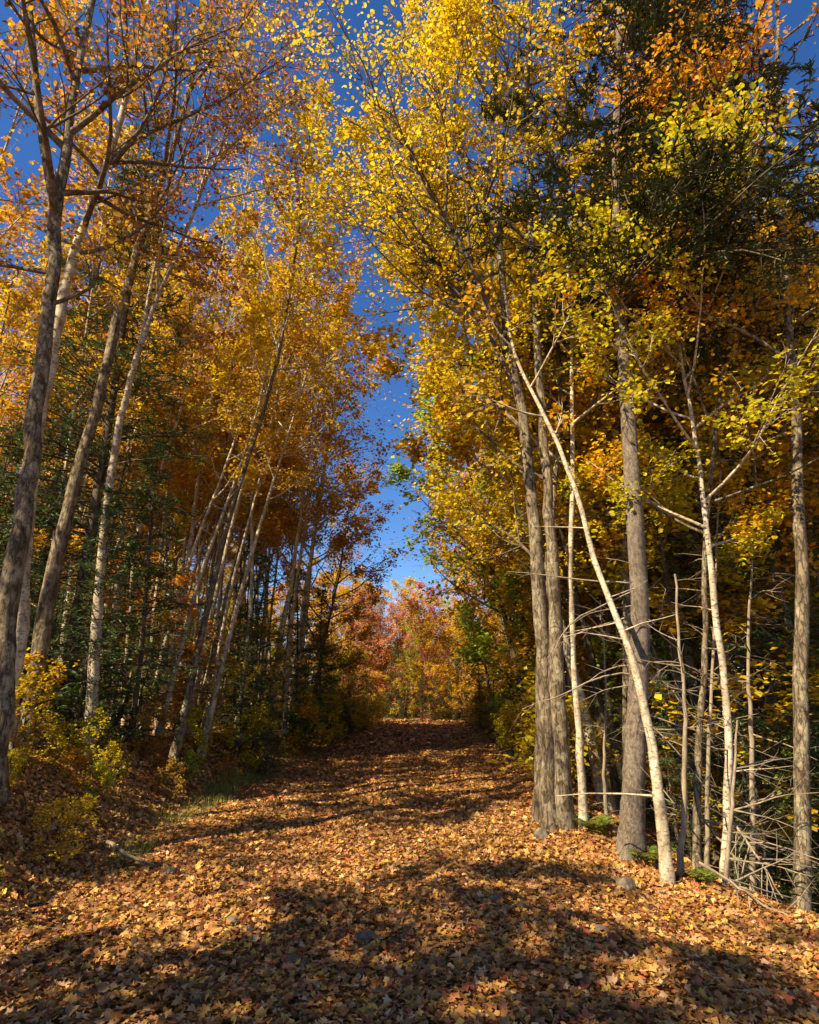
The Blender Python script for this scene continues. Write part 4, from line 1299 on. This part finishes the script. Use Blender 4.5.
fallen('fallen_branch', [gp(735, 7.6, .8), gp(760, 7.2, .45), gp(785, 6.9, .1)], .016, .005, 12, 'tangle of dry grey brushwood behind the lower right verge', 'branch', 'dead_wood', .9, seed=8)
fallen('fallen_branch', [gp(700, 8.6, .9), gp(730, 8.3, .55), gp(770, 8.0, .3)], .018, .005, 12, 'grey brushwood heap further back at the right between dead poles', 'branch', 'dead_wood', 1.0, seed=9)
fallen('fallen_branch', [gp(300, 16, .03), gp(316, 16.6, .05), gp(330, 17.5, .03)], .02, .008, 2, 'thin stick lying at the left edge of the distant path', 'branch', 'bark_dark', .3, seed=10)

# ------------------------------------------------------------------ light
SUN_EL = R(SUN_ELEV)
SUN_AZ = math.atan2(SUN_DIR[0], SUN_DIR[1])       # compass-like, from +Y toward +X
w = bpy.data.worlds.new('World'); scene.world = w; w.use_nodes = True
nt = w.node_tree; nt.nodes.clear()
sky = nt.nodes.new('ShaderNodeTexSky'); sky.sky_type = 'NISHITA'; sky.sun_disc = False
sky.sun_elevation = SUN_EL; sky.sun_rotation = SUN_AZ
sky.altitude = 1500; sky.air_density = 1.0; sky.dust_density = .5; sky.ozone_density = 4.5
hs = nt.nodes.new('ShaderNodeHueSaturation'); hs.inputs['Saturation'].default_value = 1.25; hs.inputs['Value'].default_value = .84; hs.inputs['Hue'].default_value = .511
bg = nt.nodes.new('ShaderNodeBackground'); bg.inputs['Strength'].default_value = SKY_STR
wo = nt.nodes.new('ShaderNodeOutputWorld')
nt.links.new(sky.outputs[0], hs.inputs['Color']); nt.links.new(hs.outputs[0], bg.inputs[0]); nt.links.new(bg.outputs[0], wo.inputs[0])
sd = bpy.data.lights.new('sun', 'SUN'); sd.energy = SUN_STR; sd.angle = R(.5); sd.color = (1, .9, .74)
so = bpy.data.objects.new('sun', sd); COL.objects.link(so)
h = math.hypot(*SUN_DIR)
dv = Vector((SUN_DIR[0] / h * math.cos(SUN_EL), SUN_DIR[1] / h * math.cos(SUN_EL), math.sin(SUN_EL)))
so.rotation_euler = dv.to_track_quat('Z', 'Y').to_euler()
so.location = (0, 0, 30)
vs = scene.view_settings
scene.display_settings.display_device = 'sRGB'
vs.view_transform = 'Standard'; vs.look = 'None'; vs.gamma = 1; vs.use_curve_mapping = False
vs.exposure = EXPO
vs.use_white_balance = True
vs.white_balance_temperature = 7700
vs.white_balance_tint = 6
scene.cycles.max_bounces = 6
scene.cycles.diffuse_bounces = 4
scene.cycles.transmission_bounces = 3
import collections
print(collections.Counter(o.name.split('.')[0] for o in bpy.data.objects if not o.parent))
print('OBJECTS', len(bpy.data.objects), 'POLYS', sum(len(m.polygons) for m in bpy.data.meshes))
